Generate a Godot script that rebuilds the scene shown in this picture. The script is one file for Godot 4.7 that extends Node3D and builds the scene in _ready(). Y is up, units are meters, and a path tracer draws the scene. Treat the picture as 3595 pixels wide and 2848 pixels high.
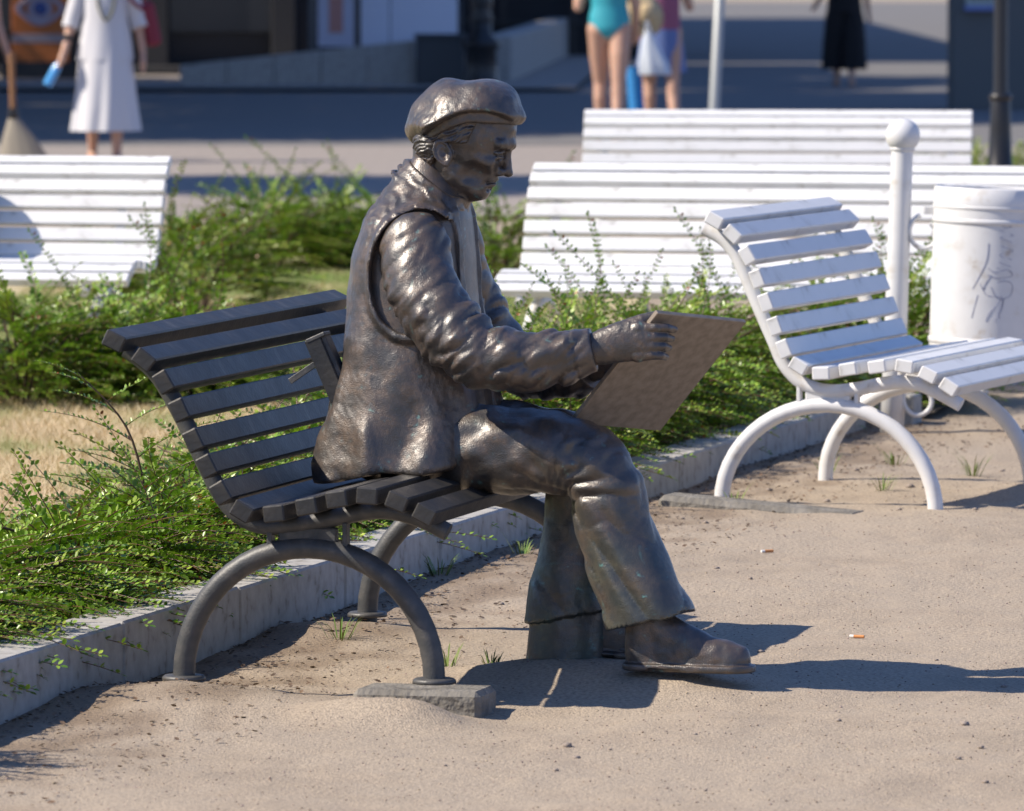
extends Node3D
# A bronze statue of a seated draughtsman on a slatted bench, white benches and shrubs behind. x right, y up, -z away from the camera, metres.

var rng := RandomNumberGenerator.new()
var taken := {}
var M := {}
var nz := FastNoiseLite.new()
var nf := FastNoiseLite.new()

# ------------------------------------------------------------------ naming
func put(o: Node3D, called: String, parent: Node = null) -> Node3D:
	var p: Node = parent if parent else self
	var key := str(p.get_instance_id()) + called
	var n: int = taken.get(key, 0)
	taken[key] = n + 1
	o.name = called if n == 0 else "%s_%03d" % [called, n]
	p.add_child(o, true)
	return o

func thing(called: String, label: String, category: String, at := Vector3.ZERO, turn := 0.0, group := "") -> Node3D:
	var o := Node3D.new()
	put(o, called)
	o.position = at
	o.rotation.y = turn
	return tag(o, label, category, group)

func tag(o: Node3D, label: String, category: String, group := "") -> Node3D:
	o.set_meta("label", label)
	o.set_meta("category", category)
	if group: o.set_meta("group", group)
	return o

func part(called: String, mesh: Mesh, mat: Material, parent: Node = null, xf := Transform3D.IDENTITY) -> MeshInstance3D:
	var o := MeshInstance3D.new()
	o.mesh = mesh
	o.material_override = mat
	put(o, called, parent)
	o.transform = xf
	return o

func struct(called: String, mesh: Mesh, mat: Material) -> MeshInstance3D:
	var o := part(called, mesh, mat)
	o.set_meta("kind", "structure")
	return o

func copies(called: String, mesh: Mesh, mat: Material, where: Array, tints: Array, parent: Node = null) -> MultiMeshInstance3D:
	var mm := MultiMesh.new()
	mm.transform_format = MultiMesh.TRANSFORM_3D
	mm.use_colors = true
	mm.mesh = mesh
	mm.instance_count = where.size()
	for i in where.size():
		mm.set_instance_transform(i, where[i])
		mm.set_instance_color(i, tints[i])
	var o := MultiMeshInstance3D.new()
	o.multimesh = mm
	o.material_override = mat
	put(o, called, parent)
	o.set_meta("kind", "stuff")
	return o

# ------------------------------------------------------------------ mesh helpers
class Geo:
	var v := PackedVector3Array()
	var n := PackedVector3Array()
	var c := PackedColorArray()
	var i := PackedInt32Array()
	func add(p: Vector3, q: Vector3, col := Color.WHITE) -> int:
		v.append(p); n.append(q); c.append(col)
		return v.size() - 1
	func tri(a: int, b: int, d: int) -> void:
		if (v[b] - v[a]).cross(v[d] - v[a]).dot(n[a] + n[b] + n[d]) > 0.0:
			i.append_array([a, d, b])
		else:
			i.append_array([a, b, d])
	func quad(a: int, b: int, d: int, e: int) -> void:
		tri(a, b, d); tri(a, d, e)
	func flat(p: Array, nn: Vector3, col := Color.WHITE) -> void:
		var s := v.size()
		for q in p: add(q, nn, col)
		for k in range(1, p.size() - 1): tri(s, s + k, s + k + 1)
	func mesh() -> ArrayMesh:
		var a := []
		a.resize(Mesh.ARRAY_MAX)
		a[Mesh.ARRAY_VERTEX] = v
		a[Mesh.ARRAY_NORMAL] = n
		a[Mesh.ARRAY_COLOR] = c
		a[Mesh.ARRAY_INDEX] = i
		var m := ArrayMesh.new()
		m.add_surface_from_arrays(Mesh.PRIMITIVE_TRIANGLES, a)
		return m

func add_box(g: Geo, size: Vector3, ch := 0.004, xf := Transform3D.IDENTITY, col := Color.WHITE) -> void:
	# a box with chamfered edges
	var h := size * 0.5
	var nb := xf.basis.orthonormalized()
	for ax in 3:
		var bx := (ax + 1) % 3
		var cx := (ax + 2) % 3
		for s in [-1.0, 1.0]:
			var pts := []
			for k in [[-1, -1], [1, -1], [1, 1], [-1, 1]]:
				var p := Vector3.ZERO
				p[ax] = s * h[ax]
				p[bx] = k[0] * (h[bx] - ch)
				p[cx] = k[1] * (h[cx] - ch)
				pts.append(xf * p)
			var nn := Vector3.ZERO
			nn[ax] = s
			g.flat(pts, nb * nn, col)
			if ch <= 0.0: continue
			for t in [-1.0, 1.0]:      # edge between +-ax and +-bx, along cx
				var q := []
				for e in [[0, -1], [0, 1], [1, 1], [1, -1]]:
					var p := Vector3.ZERO
					p[cx] = e[1] * (h[cx] - ch)
					p[ax] = s * (h[ax] - (ch if e[0] == 1 else 0.0))
					p[bx] = t * (h[bx] - (ch if e[0] == 0 else 0.0))
					q.append(xf * p)
				var n2 := Vector3.ZERO
				n2[ax] = s; n2[bx] = t
				g.flat(q, nb * n2.normalized(), col)
	if ch > 0.0:
		for a in [-1.0, 1.0]:
			for b in [-1.0, 1.0]:
				for d in [-1.0, 1.0]:
					g.flat([xf * Vector3(a * h.x, b * (h.y - ch), d * (h.z - ch)), xf * Vector3(a * (h.x - ch), b * h.y, d * (h.z - ch)), xf * Vector3(a * (h.x - ch), b * (h.y - ch), d * h.z)], nb * Vector3(a, b, d).normalized(), col)

func box(size: Vector3, ch := 0.004) -> ArrayMesh:
	var g := Geo.new()
	add_box(g, size, ch)
	return g.mesh()

func spline(p: Array, per := 6) -> PackedVector3Array:
	var out := PackedVector3Array()
	for k in p.size() - 1:
		var a: Vector3 = p[maxi(k - 1, 0)]
		var b: Vector3 = p[k]
		var c: Vector3 = p[k + 1]
		var d: Vector3 = p[mini(k + 2, p.size() - 1)]
		for s in per: out.append(b.cubic_interpolate(c, a, d, float(s) / per))
	out.append(p[p.size() - 1])
	return out

func add_tube(g: Geo, p: PackedVector3Array, r0: float, r1 := -1.0, sides := 16, col := Color.WHITE, flat := 1.0) -> void:
	if r1 < 0.0: r1 = r0
	var up := Vector3.UP
	var first := (p[1] - p[0]).normalized()
	if absf(first.dot(up)) > 0.9: up = Vector3.RIGHT
	var side := first.cross(up).normalized()
	var prev := -1
	for k in p.size():
		var t := (p[mini(k + 1, p.size() - 1)] - p[maxi(k - 1, 0)]).normalized()
		side = (side - t * side.dot(t)).normalized()
		var w := t.cross(side)
		var r := lerpf(r0, r1, float(k) / (p.size() - 1))
		var s := g.v.size()
		for j in sides:
			var a := TAU * j / sides
			g.add(p[k] + (side * cos(a) + w * sin(a) * flat) * r, (side * cos(a) + w * sin(a) / flat).normalized(), col)
		if prev >= 0:
			for j in sides: g.quad(prev + j, prev + (j + 1) % sides, s + (j + 1) % sides, s + j)
		prev = s
		if k == 0 or k == p.size() - 1:
			var ring := []
			for j in sides: ring.append(g.v[s + j])
			g.flat(ring, -t if k == 0 else t, col)

func tube(p: PackedVector3Array, r0: float, r1 := -1.0, sides := 16) -> ArrayMesh:
	var g := Geo.new()
	add_tube(g, p, r0, r1, sides)
	return g.mesh()

func add_lathe(g: Geo, prof: Array, sides := 32, at := Vector3.ZERO, col := Color.WHITE) -> void:
	# prof: Vector2(radius, height); a repeated point makes a sharp edge
	for k in prof.size() - 1:
		var a: Vector2 = prof[k]
		var b: Vector2 = prof[k + 1]
		if a.is_equal_approx(b): continue
		var d := (b - a).normalized()
		var na := Vector2(d.y, -d.x)
		var n0 := na
		var n1 := na
		if k > 0 and not (prof[k - 1] as Vector2).is_equal_approx(a):
			var e: Vector2 = (a - prof[k - 1]).normalized()
			n0 = (na + Vector2(e.y, -e.x)).normalized()
		if k + 2 < prof.size() and not (prof[k + 2] as Vector2).is_equal_approx(b):
			var e2: Vector2 = (prof[k + 2] - b).normalized()
			n1 = (na + Vector2(e2.y, -e2.x)).normalized()
		var s := g.v.size()
		for j in sides:
			var t := TAU * j / sides
			var r := Vector3(cos(t), 0, sin(t))
			g.add(at + r * a.x + Vector3.UP * a.y, r * n0.x + Vector3.UP * n0.y, col)
			g.add(at + r * b.x + Vector3.UP * b.y, r * n1.x + Vector3.UP * n1.y, col)
		for j in sides:
			var k2 := (j + 1) % sides
			g.quad(s + j * 2, s + k2 * 2, s + k2 * 2 + 1, s + j * 2 + 1)

func lathe(prof: Array, sides := 32) -> ArrayMesh:
	var g := Geo.new()
	add_lathe(g, prof, sides)
	return g.mesh()

func loft(secs: Array, sides := 40, folds := 0, amp := 0.0, thick := 0.004) -> ArrayMesh:
	# secs: [height, centre x, centre z, half x, half z, fold share]; an open sleeve of cloth with an inside
	var g := Geo.new()
	for inner in [0.0, 1.0]:
		var base := g.v.size()
		for s in secs:
			for j in sides:
				var a := TAU * j / sides
				var w: float = 1.0 + amp * s[5] * sin(a * folds + s[0] * 2.0) + amp * 0.6 * s[5] * sin(a * (folds * 2 - 3) + 1.0 + s[0] * 5.0)
				var q := Vector3(cos(a) * (s[3] * w - inner * thick), 0, sin(a) * (s[4] * w - inner * thick))
				g.add(Vector3(s[1], s[0], s[2]) + q, Vector3.UP)
		for k in secs.size():
			for j in sides:
				var id := base + k * sides + j
				var du: Vector3 = g.v[base + k * sides + (j + 1) % sides] - g.v[base + k * sides + (j + sides - 1) % sides]
				var dv: Vector3 = g.v[base + mini(k + 1, secs.size() - 1) * sides + j] - g.v[base + maxi(k - 1, 0) * sides + j]
				var nn := du.cross(dv).normalized()
				var out := g.v[id] - Vector3(secs[k][1], secs[k][0], secs[k][2])
				if nn.dot(out) < 0.0: nn = -nn
				g.n[id] = nn * (1.0 - 2.0 * inner)
		for k in secs.size() - 1:
			for j in sides:
				g.quad(base + k * sides + j, base + k * sides + (j + 1) % sides, base + (k + 1) * sides + (j + 1) % sides, base + (k + 1) * sides + j)
	return g.mesh()

# ------------------------------------------------------------------ solids from distance fields
class Limb:
	# a tapered limb of elliptical section; side is the axis of the second half-width
	var p := PackedVector3Array()
	var a := PackedFloat32Array()
	var b := PackedFloat32Array()
	var side := Vector3(0, 0, 1)
	func _init(rows: Array, s := Vector3(0, 0, 1)) -> void:
		side = s
		for r in rows:
			p.append(Vector3(r[0], r[1], r[2])); a.append(r[3]); b.append(r[4])
	func d(q: Vector3) -> float:
		var best := 9.0
		for k in p.size() - 1:
			var o := p[k]
			var ab := p[k + 1] - o
			var v := q - o
			var t := clampf(v.dot(ab) / ab.length_squared(), 0.0, 1.0)
			v -= ab * t
			var l := v.dot(side)
			var ra := lerpf(a[k], a[k + 1], t)
			var rb := lerpf(b[k], b[k + 1], t)
			var e := (sqrt(maxf(v.length_squared() - l * l, 0.0) / (ra * ra) + l * l / (rb * rb)) - 1.0) * minf(ra, rb)
			if e < best: best = e
		return best

func smin(a: float, b: float, k: float) -> float:
	var h := maxf(k - absf(a - b), 0.0) / k
	return minf(a, b) - h * h * k * 0.25

func smax(a: float, b: float, k: float) -> float:
	return -smin(-a, -b, k)

func ell(p: Vector3, c: Vector3, r: Vector3) -> float:
	return (((p - c) / r).length() - 1.0) * minf(r.x, minf(r.y, r.z))

func cap(p: Vector3, a: Vector3, b: Vector3, r0: float, r1: float) -> float:
	var ab := b - a
	var t := clampf((p - a).dot(ab) / ab.length_squared(), 0.0, 1.0)
	return (p - a - ab * t).length() - lerpf(r0, r1, t)

func table(rows: Array, u: float) -> Array:
	if u <= rows[0][0]: return rows[0]
	for k in rows.size() - 1:
		if u < rows[k + 1][0]:
			var t: float = (u - rows[k][0]) / (rows[k + 1][0] - rows[k][0])
			var out := []
			for j in rows[k].size(): out.append(lerpf(rows[k][j], rows[k + 1][j], t))
			return out
	return rows[rows.size() - 1]

func nets(g: Geo, kind: String, lo: Vector3, hi: Vector3, h: float) -> void:
	# surface nets that follow the surface from cell to cell
	var nx := int((hi.x - lo.x) / h) + 2
	var ny := int((hi.y - lo.y) / h) + 2
	var nzz := int((hi.z - lo.z) / h) + 2
	var vals := {}
	var stack := PackedInt32Array()
	var step := maxi(2, int(0.02 / h))
	for z in range(1, nzz - 1, step):
		for y in range(1, ny - 1, step):
			var x := 0
			var last := 1.0
			while x < nx - 1:
				var dd := field(kind, lo + Vector3(x, y, z) * h)
				if dd < 0.0 and last > 0.0 and x > 0:
					stack.append((z * ny + y) * nx + x - 1)
				if dd > 0.0 and last < 0.0:
					stack.append((z * ny + y) * nx + x - 1)
				last = dd
				x += maxi(1, int(absf(dd) * 0.6 / h))
	var cell := {}
	var seen := {}
	var off := [0, 1, nx, nx + 1, nx * ny, nx * ny + 1, nx * ny + nx, nx * ny + nx + 1]
	var v := PackedFloat32Array()
	v.resize(8)
	var e1 := [0, 2, 4, 6, 0, 1, 4, 5, 0, 1, 2, 3]
	var e2 := [1, 3, 5, 7, 2, 3, 6, 7, 4, 5, 6, 7]
	while stack.size():
		var key := stack[stack.size() - 1]
		stack.resize(stack.size() - 1)
		if seen.has(key): continue
		seen[key] = true
		var x := key % nx
		var y := (key / nx) % ny
		var z := key / (nx * ny)
		if x < 0 or y < 0 or z < 0 or x >= nx - 1 or y >= ny - 1 or z >= nzz - 1: continue
		var inside := 0
		for k in 8:
			var ck: int = key + off[k]
			var got = vals.get(ck)
			if got == null:
				got = field(kind, lo + Vector3(x + (k & 1), y + ((k >> 1) & 1), z + (k >> 2)) * h)
				vals[ck] = got
			v[k] = got
			if got < 0.0: inside += 1
		if inside == 0 or inside == 8: continue
		var sum := Vector3.ZERO
		var cnt := 0
		for k in 12:
			var i1: int = e1[k]
			var i2: int = e2[k]
			var a := v[i1]
			var b := v[i2]
			if (a < 0.0) != (b < 0.0):
				var t := a / (a - b)
				sum += Vector3(i1 & 1, (i1 >> 1) & 1, i1 >> 2) * (1.0 - t) + Vector3(i2 & 1, (i2 >> 1) & 1, i2 >> 2) * t
				cnt += 1
		var nn := Vector3(v[1] + v[3] + v[5] + v[7] - v[0] - v[2] - v[4] - v[6], v[2] + v[3] + v[6] + v[7] - v[0] - v[1] - v[4] - v[5], v[4] + v[5] + v[6] + v[7] - v[0] - v[1] - v[2] - v[3]).normalized()
		var at := lo + (Vector3(x, y, z) + sum / cnt) * h
		cell[key] = g.add(at, nn, patina(at) if kind == "body" else Color.WHITE)
		stack.append(key - 1); stack.append(key + 1)
		stack.append(key - nx); stack.append(key + nx)
		stack.append(key - nx * ny); stack.append(key + nx * ny)
	for key in cell:
		var a: float = vals[key]
		for ax in 3:
			var d: int = [1, nx, nx * ny][ax]
			var b: float = vals[key + d]
			if (a < 0.0) == (b < 0.0): continue
			var p: int = [nx, nx * ny, 1][ax]
			var q: int = [nx * ny, 1, nx][ax]
			if cell.has(key - p) and cell.has(key - q) and cell.has(key - p - q):
				g.quad(cell[key], cell[key - p], cell[key - p - q], cell[key - q])

func patina(p: Vector3) -> Color:      # blue-green bloom on the trousers, strongest on the left leg
	var w := smoothstep(0.46, 0.2, p.y) * (0.75 if p.z < -0.02 else 0.3) + smoothstep(.62, .45, p.y) * 0.15
	w *= clampf(0.75 + nz.get_noise_3dv(p * 11.0) * 0.9, 0.0, 1.3)
	return Color.WHITE.lerp(Color(.50, 1.02, 1.12), clampf(w, 0.0, 1.0))

func solid(kind: String, lo: Vector3, hi: Vector3, h: float) -> ArrayMesh:
	var g := Geo.new()
	nets(g, kind, lo, hi, h)
	return g.mesh()

# ------------------------------------------------------------------ the bronze man: x forward, y up, z towards his right
var near_leg := Limb.new([[-.13, .53, .09, .10, .11], [.02, .515, .10, .103, .10], [.17, .508, .115, .1, .095], [.27, .505, .125, .094, .09], [.355, .488, .13, .083, .084], [.397, .42, .133, .085, .082], [.411, .335, .135, .089, .08], [.433, .27, .135, .093, .08], [.463, .20, .135, .097, .085], [.497, .12, .135, .104, .092], [.51, .07, .135, .112, .097]])
var far_leg := Limb.new([[-.13, .53, -.10, .10, .12], [.02, .515, -.11, .103, .108], [.14, .508, -.125, .098, .095], [.235, .495, -.135, .09, .09], [.272, .42, -.14, .086, .084], [.27, .33, -.14, .088, .08], [.262, .24, -.14, .096, .085], [.25, .15, -.14, .107, .092], [.245, .06, -.14, .116, .098]])
var far_cuff := Limb.new([[.247, .16, -.14, .092, .085], [.238, -.03, -.14, .104, .095]])
var pelvis := Limb.new([[-.17, .53, 0, .11, .19], [-.06, .53, 0, .105, .19]])
var near_arm := Limb.new([[-.06, .985, .165, .082, .07], [-.042, .914, .195, .083, .075], [-.002, .845, .222, .083, .077], [.045, .79, .238, .08, .078], [.11, .737, .25, .073, .072], [.225, .725, .235, .068, .064], [.31, .738, .215, .0585, .055], [.39, .755, .198, .05, .047]], Vector3(0.1, 0, 1).normalized())
var far_arm := Limb.new([[-.06, .985, -.165, .082, .07], [-.06, .91, -.205, .083, .075], [-.035, .84, -.235, .082, .077], [.0, .77, -.25, .079, .078], [.05, .705, -.245, .072, .072], [.14, .675, -.2, .063, .062], [.23, .672, -.15, .056, .055], [.315, .692, -.095, .048, .046]], Vector3(-0.4, 0, 1).normalized())
const VEST := [[.38, -.312, .088, .25], [.475, -.317, .092, .246], [.55, -.302, .089, .234], [.612, -.287, .082, .222], [.695, -.271, .07, .21], [.785, -.261, .058, .203], [.871, -.255, .05, .2], [.954, -.245, .045, .2], [1.012, -.228, .04, .195], [1.05, -.214, .036, .178], [1.08, -.197, .03, .15], [1.11, -.176, .022, .118], [1.135, -.154, .012, .096], [1.165, -.128, -.002, .077], [1.19, -.112, -.015, .066]]
const HEM := [[-.32, .42], [-.296, .425], [-.238, .432], [-.126, .457], [-.02, .453], [.035, .466], [.065, .485], [.085, .53]]

func torso(p: Vector3, grow: float) -> float:
	var t := table(VEST, p.y)
	var c: float = (t[1] + t[2]) * 0.5
	var a: float = (t[2] - t[1]) * 0.5 + grow
	var b: float = t[3] + grow
	var n := lerpf(3.6, 2.3, smoothstep(0.5, 0.9, p.y))
	var k := pow(pow(absf(p.x - c) / a, n) + pow(absf(p.z) / b, n), 1.0 / n)
	return (k - 1.0) * minf(a, b)

func field(kind: String, p: Vector3) -> float:
	match kind:
		"body":
			var d := smin(near_leg.d(p), pelvis.d(p), 0.03)
			d = maxf(d, 0.097 + (p.x - 0.41) * 0.24 - p.y)
			var e := far_leg.d(p)
			e = maxf(e, 0.078 + (p.x - 0.136) * 0.2 - p.y)
			if p.x > 0.08 and p.y < 0.2: e = minf(e, maxf(far_cuff.d(p), -0.012 - p.y))
			d = smin(d, e, 0.015)
			if d < 0.05:
				# trousers: long folds down the shin, creases that fan out from the back of the knee
				var w := smoothstep(0.5, 0.42, p.y)
				var fold := (0.22 - absf(nz.get_noise_3d(p.x * 8.0 + p.y * 5.0, p.y * 3.0, p.z * 8.0))) * 0.017 * w * (0.7 + 0.3 * smoothstep(.36, .2, p.y)) * smoothstep(.02, .16, p.y) * (1.0 if p.z > 0.0 else 0.5)
				var fan := atan2(p.y - 0.40, p.x - 0.27)
				var near := exp(-pow(Vector2(p.x - 0.34, p.y - 0.44).length() / 0.11, 2.0))
				fold += (0.5 - absf(sin(fan * 6.5 + nz.get_noise_3d(p.x * 9, p.y * 9, p.z * 9) * 1.8))) * 0.009 * near * smoothstep(.03, .09, Vector2(p.x - .27, p.y - .40).length())
				fold += nz.get_noise_3d(p.x * 12.0, p.y * 16.0, p.z * 12.0) * 0.006 * (1.0 - w)
				d += fold + nf.get_noise_3dv(p * 55.0) * 0.0009
			if p.y > 0.56:
				var arm := near_arm.d(p)
				var cut := (p - Vector3(.378, .752, .20)).dot(Vector3(.975, .2, -.12))
				arm = maxf(arm, cut)
				if arm < 0.05: arm += sleeve(p) * smoothstep(0.012, -0.06, cut) + 0.0035 * exp(-pow((cut + 0.047) / 0.005, 2.0))
				var arm2 := far_arm.d(p)
				var cut2 := (p - Vector3(.305, .69, -.10)).dot(Vector3(.82, .25, .5))
				arm2 = maxf(arm2, cut2)
				if arm2 < 0.05: arm2 += sleeve(p) * smoothstep(0.012, -0.06, cut2)
				d = minf(d, minf(arm, arm2))
				d = smin(d, cap(p, Vector3(-.085, 1.08, 0), Vector3(-.015, 1.2, 0), .062, .055), 0.01)
				d = minf(d, torso(p, -0.008))
			return d
		"vest":
			var d := torso(p, 0.0)
			if d > 0.06: return d
			var wide := smoothstep(0.95, 0.5, p.y)
			d += nz.get_noise_3d(p.x * 10.0, p.y * 3.0, p.z * 10.0 + 4.0) * 0.014 * wide
			d += nz.get_noise_3d(p.x * 7.0, p.y * 9.0 + p.x * 6.0, p.z * 7.0) * 0.003
			d += nf.get_noise_3d(p.x * 70.0 + p.y * 30.0, p.y * 34.0, p.z * 50.0) * 0.0011
			# open front: the shirt lies deeper between the two edges
			if p.x > -0.02: d += 0.012 * smoothstep(0.075, 0.062, absf(p.z) + maxf(0.0, 0.9 - p.y) * 0.05) * smoothstep(1.1, 1.05, p.y)
			# yoke wrinkles on the shoulder below the collar
			d += sin((p.y + p.x * 0.8) * 150.0 + nz.get_noise_3dv(p * 20.0) * 3.0) * 0.0018 * smoothstep(1.0, 1.08, p.y)
			var q := Vector2(p.x + 0.056, p.y - 0.928)
			q = q.rotated(0.13)
			var hole := (Vector2(q.x / 0.105, q.y / 0.146).length() - 1.0) * 0.1
			var far := smoothstep(0.1, 0.14, absf(p.z))
			d -= 0.011 * smoothstep(0.020, 0.008, hole) * far
			if absf(p.z) > 0.1 and hole < 0.01: d = smax(d, -hole, 0.005)
			var hem := table(HEM, p.x)[1] as float
			d = smax(d, hem - p.y, 0.012)
			# collar folds
			for k in 3:
				var c := Vector3(-.058 - k * .011, 1.133 - k * .015, 0)
				var ax := Vector3(.80, -.6, 0)
				var up := Vector3(.6, .80, 0)
				var v := p - c
				var l := Vector2(v.dot(ax) / (.079 + k * .006), v.z / (.069 + k * .009)).length()
				var ring := Vector2((l - 1.0) * (.074 + k * .008), v.dot(up)).length() - (.0076 - k * .001)
				d = smin(d, ring + nf.get_noise_3dv(p * 40.0) * 0.002, 0.008)
			return maxf(d, p.y + (p.x + 0.06) * 0.75 - 1.150) if p.y > 1.1 else d
		"head": return head(p)
		"hair": return hair(p)
		"beret": return beret(p)
		"near_hand":
			var d: float = palm.d(p)
			for k in 4: d = smin(d, digits[k].d(p), 0.006)
			d = smin(d, thumb.d(p), 0.012)
			# knuckles and tendons
			for k in 4: d = smin(d, (p - digits[k].p[0]).length() - 0.0125, 0.008)
			return d + nf.get_noise_3dv(p * 70.0) * 0.0006
		"far_hand":
			var d: float = palm2.d(p)
			for k in 4: d = smin(d, digits2[k].d(p), 0.006)
			return smin(d, thumb2.d(p), 0.01)
		"near_shoe": return shoe(p)
		"far_shoe": return shoe(Vector3(p.x + 0.215, p.y, -p.z))
		"person":
			var d := 9.0
			for l in figure: d = smin(d, l.d(p), 0.03)
			return d
	return 9.0

func sleeve(p: Vector3) -> float:
	var s := p.x - p.y
	var amp := 0.4 + smoothstep(0.93, 0.8, p.y) * 0.6
	return (0.003 - absf(nz.get_noise_3d(s * 13.0, (p.x + p.y) * 5.0, p.z * 6.0)) * 0.016 - absf(nz.get_noise_3d(s * 27.0, (p.x + p.y) * 10.0 + 9.0, p.z * 11.0)) * 0.0035) * amp + nf.get_noise_3dv(p * 50.0) * 0.0006

func shoe(p: Vector3) -> float:
	var up := p.z - 0.14
	var d := cap(p, Vector3(.465, .15, .14), Vector3(.475, .055, .14), .05, .048)
	d = smin(d, ell(p, Vector3(.52, .045, .14), Vector3(.1, .062, .045)), 0.03)
	d = smin(d, ell(p, Vector3(.60, .03, .14), Vector3(.125, .055, .053)), 0.03)
	d = smin(d, ell(p, Vector3(.668, .024, .142), Vector3(.073, .036, .052)), 0.03)
	d = smin(d, cap(p, Vector3(.47, .12, .14), Vector3(.60, .058, .14), .05, .036), 0.03)
	d += nz.get_noise_3dv(p * 14.0) * 0.002
	# sole with a welt
	var x := clampf((p.x - .45) / .26, 0.0, 1.0)
	var wd := lerpf(.036, .05, smoothstep(0.2, 0.75, x))
	var s := Vector2(maxf(absf(p.x - .585) - .11, 0.0), up).length() - wd
	var sole := smax(s - 0.0055, absf(p.y - .009) - .009, 0.004)
	if p.x > .50 and p.x < .58: sole = maxf(sole, .006 - p.y)
	d = smax(d, s + 0.0005, 0.022) + nf.get_noise_3dv(p * 22.0) * 0.0018
	return maxf(minf(d, sole), -p.y - 0.001)

var palm := Limb.new([[.36, .75, .202, .036, .027], [.40, .758, .20, .04, .024], [.44, .768, .197, .045, .022], [.482, .772, .196, .044, .018]], Vector3(.03, 0, 1).normalized())
var digits := []
var thumb := Limb.new([[.40, .775, .188, .024, .02], [.45, .806, .182, .0165, .015], [.485, .822, .178, .0135, .012], [.52, .832, .168, .0115, .0105]])
var palm2 := Limb.new([[.29, .688, -.11, .034, .024], [.33, .705, -.085, .04, .022], [.365, .712, -.065, .038, .02]], Vector3(-.5, 0, .86))
var digits2 := []
var thumb2 := Limb.new([[.33, .725, -.07, .015, .014], [.365, .735, -.03, .012, .011], [.39, .722, -.015, .010, .010]])

func head(p: Vector3) -> float:
	var m := Vector3(p.x, p.y, absf(p.z))     # a face is close to symmetric
	var d := ell(p, Vector3(.03, 1.258, 0), Vector3(.113, .105, .079))
	d = smin(d, ell(p, Vector3(.038, 1.19, 0), Vector3(.066, .088, .054)), 0.025)
	d = smin(d, cap(m, Vector3(.004, 1.15, .043), Vector3(.05, 1.116, .014), .018, .018), 0.025)
	d = smin(d, ell(p, Vector3(.056, 1.115, 0), Vector3(.02, .019, .025)), 0.02)
	d = smin(d, ell(p, Vector3(.062, 1.146, 0), Vector3(.031, .03, .034)), 0.015)
	d = smin(d, ell(m, Vector3(.074, 1.181, .042), Vector3(.026, .017, .02)), 0.018)       # cheekbones
	d = smax(d, -ell(m, Vector3(.058, 1.149, .065), Vector3(.032, .027, .025)), 0.016)       # hollow cheeks
	d = smax(d, -ell(m, Vector3(.126, 1.199, .031), Vector3(.026, .016, .021)), 0.012)    # eye sockets
	d = smin(d, cap(m, Vector3(.131, 1.2215, .010), Vector3(.114, 1.2255, .050), .010, .009), 0.012)   # brow
	d = smin(d, cap(p, Vector3(.124, 1.214, 0), Vector3(.1225, 1.166, 0), .0075, .0105), 0.010)        # nose
	d = smin(d, ell(p, Vector3(.1235, 1.157, 0), Vector3(.0135, .0115, .0115)), 0.006)
	d = smin(d, ell(m, Vector3(.107, 1.1575, .0125), Vector3(.013, .0105, .009)), 0.005)
	d = smin(d, ell(m, Vector3(.1035, 1.200, .031), Vector3(.0135, .0125, .0145)), 0.004)              # eyeballs under their lids
	d = smax(d, -cap(m, Vector3(.1195, 1.1975, .022), Vector3(.105, 1.1975, .045), .0028, .0022), 0.002)
	d = smin(d, cap(m, Vector3(.1185, 1.2055, .018), Vector3(.104, 1.204, .047), .0036, .003), 0.003)
	d = smin(d, cap(m, Vector3(.117, 1.1915, .021), Vector3(.104, 1.1905, .043), .003, .0026), 0.003)
	d = smin(d, cap(m, Vector3(.092, 1.1395, 0), Vector3(.081, 1.137, .019), .008, .004), 0.008)       # lips
	d = smin(d, cap(m, Vector3(.085, 1.1275, 0), Vector3(.077, 1.129, .017), .0085, .004), 0.008)
	d = smax(d, -cap(m, Vector3(.100, 1.1335, 0), Vector3(.0795, 1.1325, .025), .0028, .0028), 0.004)
	d = smax(d, -cap(m, Vector3(.108, 1.158, .023), Vector3(.077, 1.128, .037), .0032, .0028), 0.008)  # folds from nose to mouth
	d = smax(d, -cap(m, Vector3(.088, 1.118, 0), Vector3(.078, 1.118, .014), .005, .004), 0.008)
	d = smin(d, cap(p, Vector3(-.06, 1.12, 0), Vector3(-.012, 1.2, 0), .056, .054), 0.03)              # neck
	d = smin(d, cap(m, Vector3(-.02, 1.185, .05), Vector3(.005, 1.09, .02), .014, .012), 0.02)
	d = smin(d, cap(p, Vector3(.012, 1.115, 0), Vector3(-.005, 1.08, 0), .024, .03), 0.03)
	# ear: a rimmed shell that leans back
	var e := m - Vector3(-.014, 1.204, .080)
	var ex := e.x * 0.94 + e.y * 0.33
	var ey := e.y * 0.94 - e.x * 0.33
	var lobe := 0.021 - 0.005 * smoothstep(0.0, -0.03, ey)
	var o := Vector2(ex / lobe, ey / 0.033).length()
	var ez := e.z + ex * 0.25
	var shell := maxf((o - 0.92) * 0.020, absf(ez) - 0.0065)
	var rim := Vector2((o - 0.86) * 0.021, ez - 0.0055).length() - 0.0034
	var bowl := ell(Vector3(ex, ey, ez), Vector3(.003, -.003, .008), Vector3(.009, .014, .007))
	var scoop := Vector2((Vector2((ex + .001) / .012, (ey - .004) / .021).length() - 1.0) * .012, ez - .0075).length() - 0.0022
	shell = smax(smax(shell, -bowl, 0.003), -scoop, 0.002)
	d = smin(d, smin(shell, rim, 0.003), 0.004)
	d = smin(d, ell(m, Vector3(.004, 1.197, .078), Vector3(.006, .008, .007)), 0.004)
	d += nf.get_noise_3dv(p * 45.0) * 0.0009 + nz.get_noise_3dv(p * 30.0) * 0.0012
	return d

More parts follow.
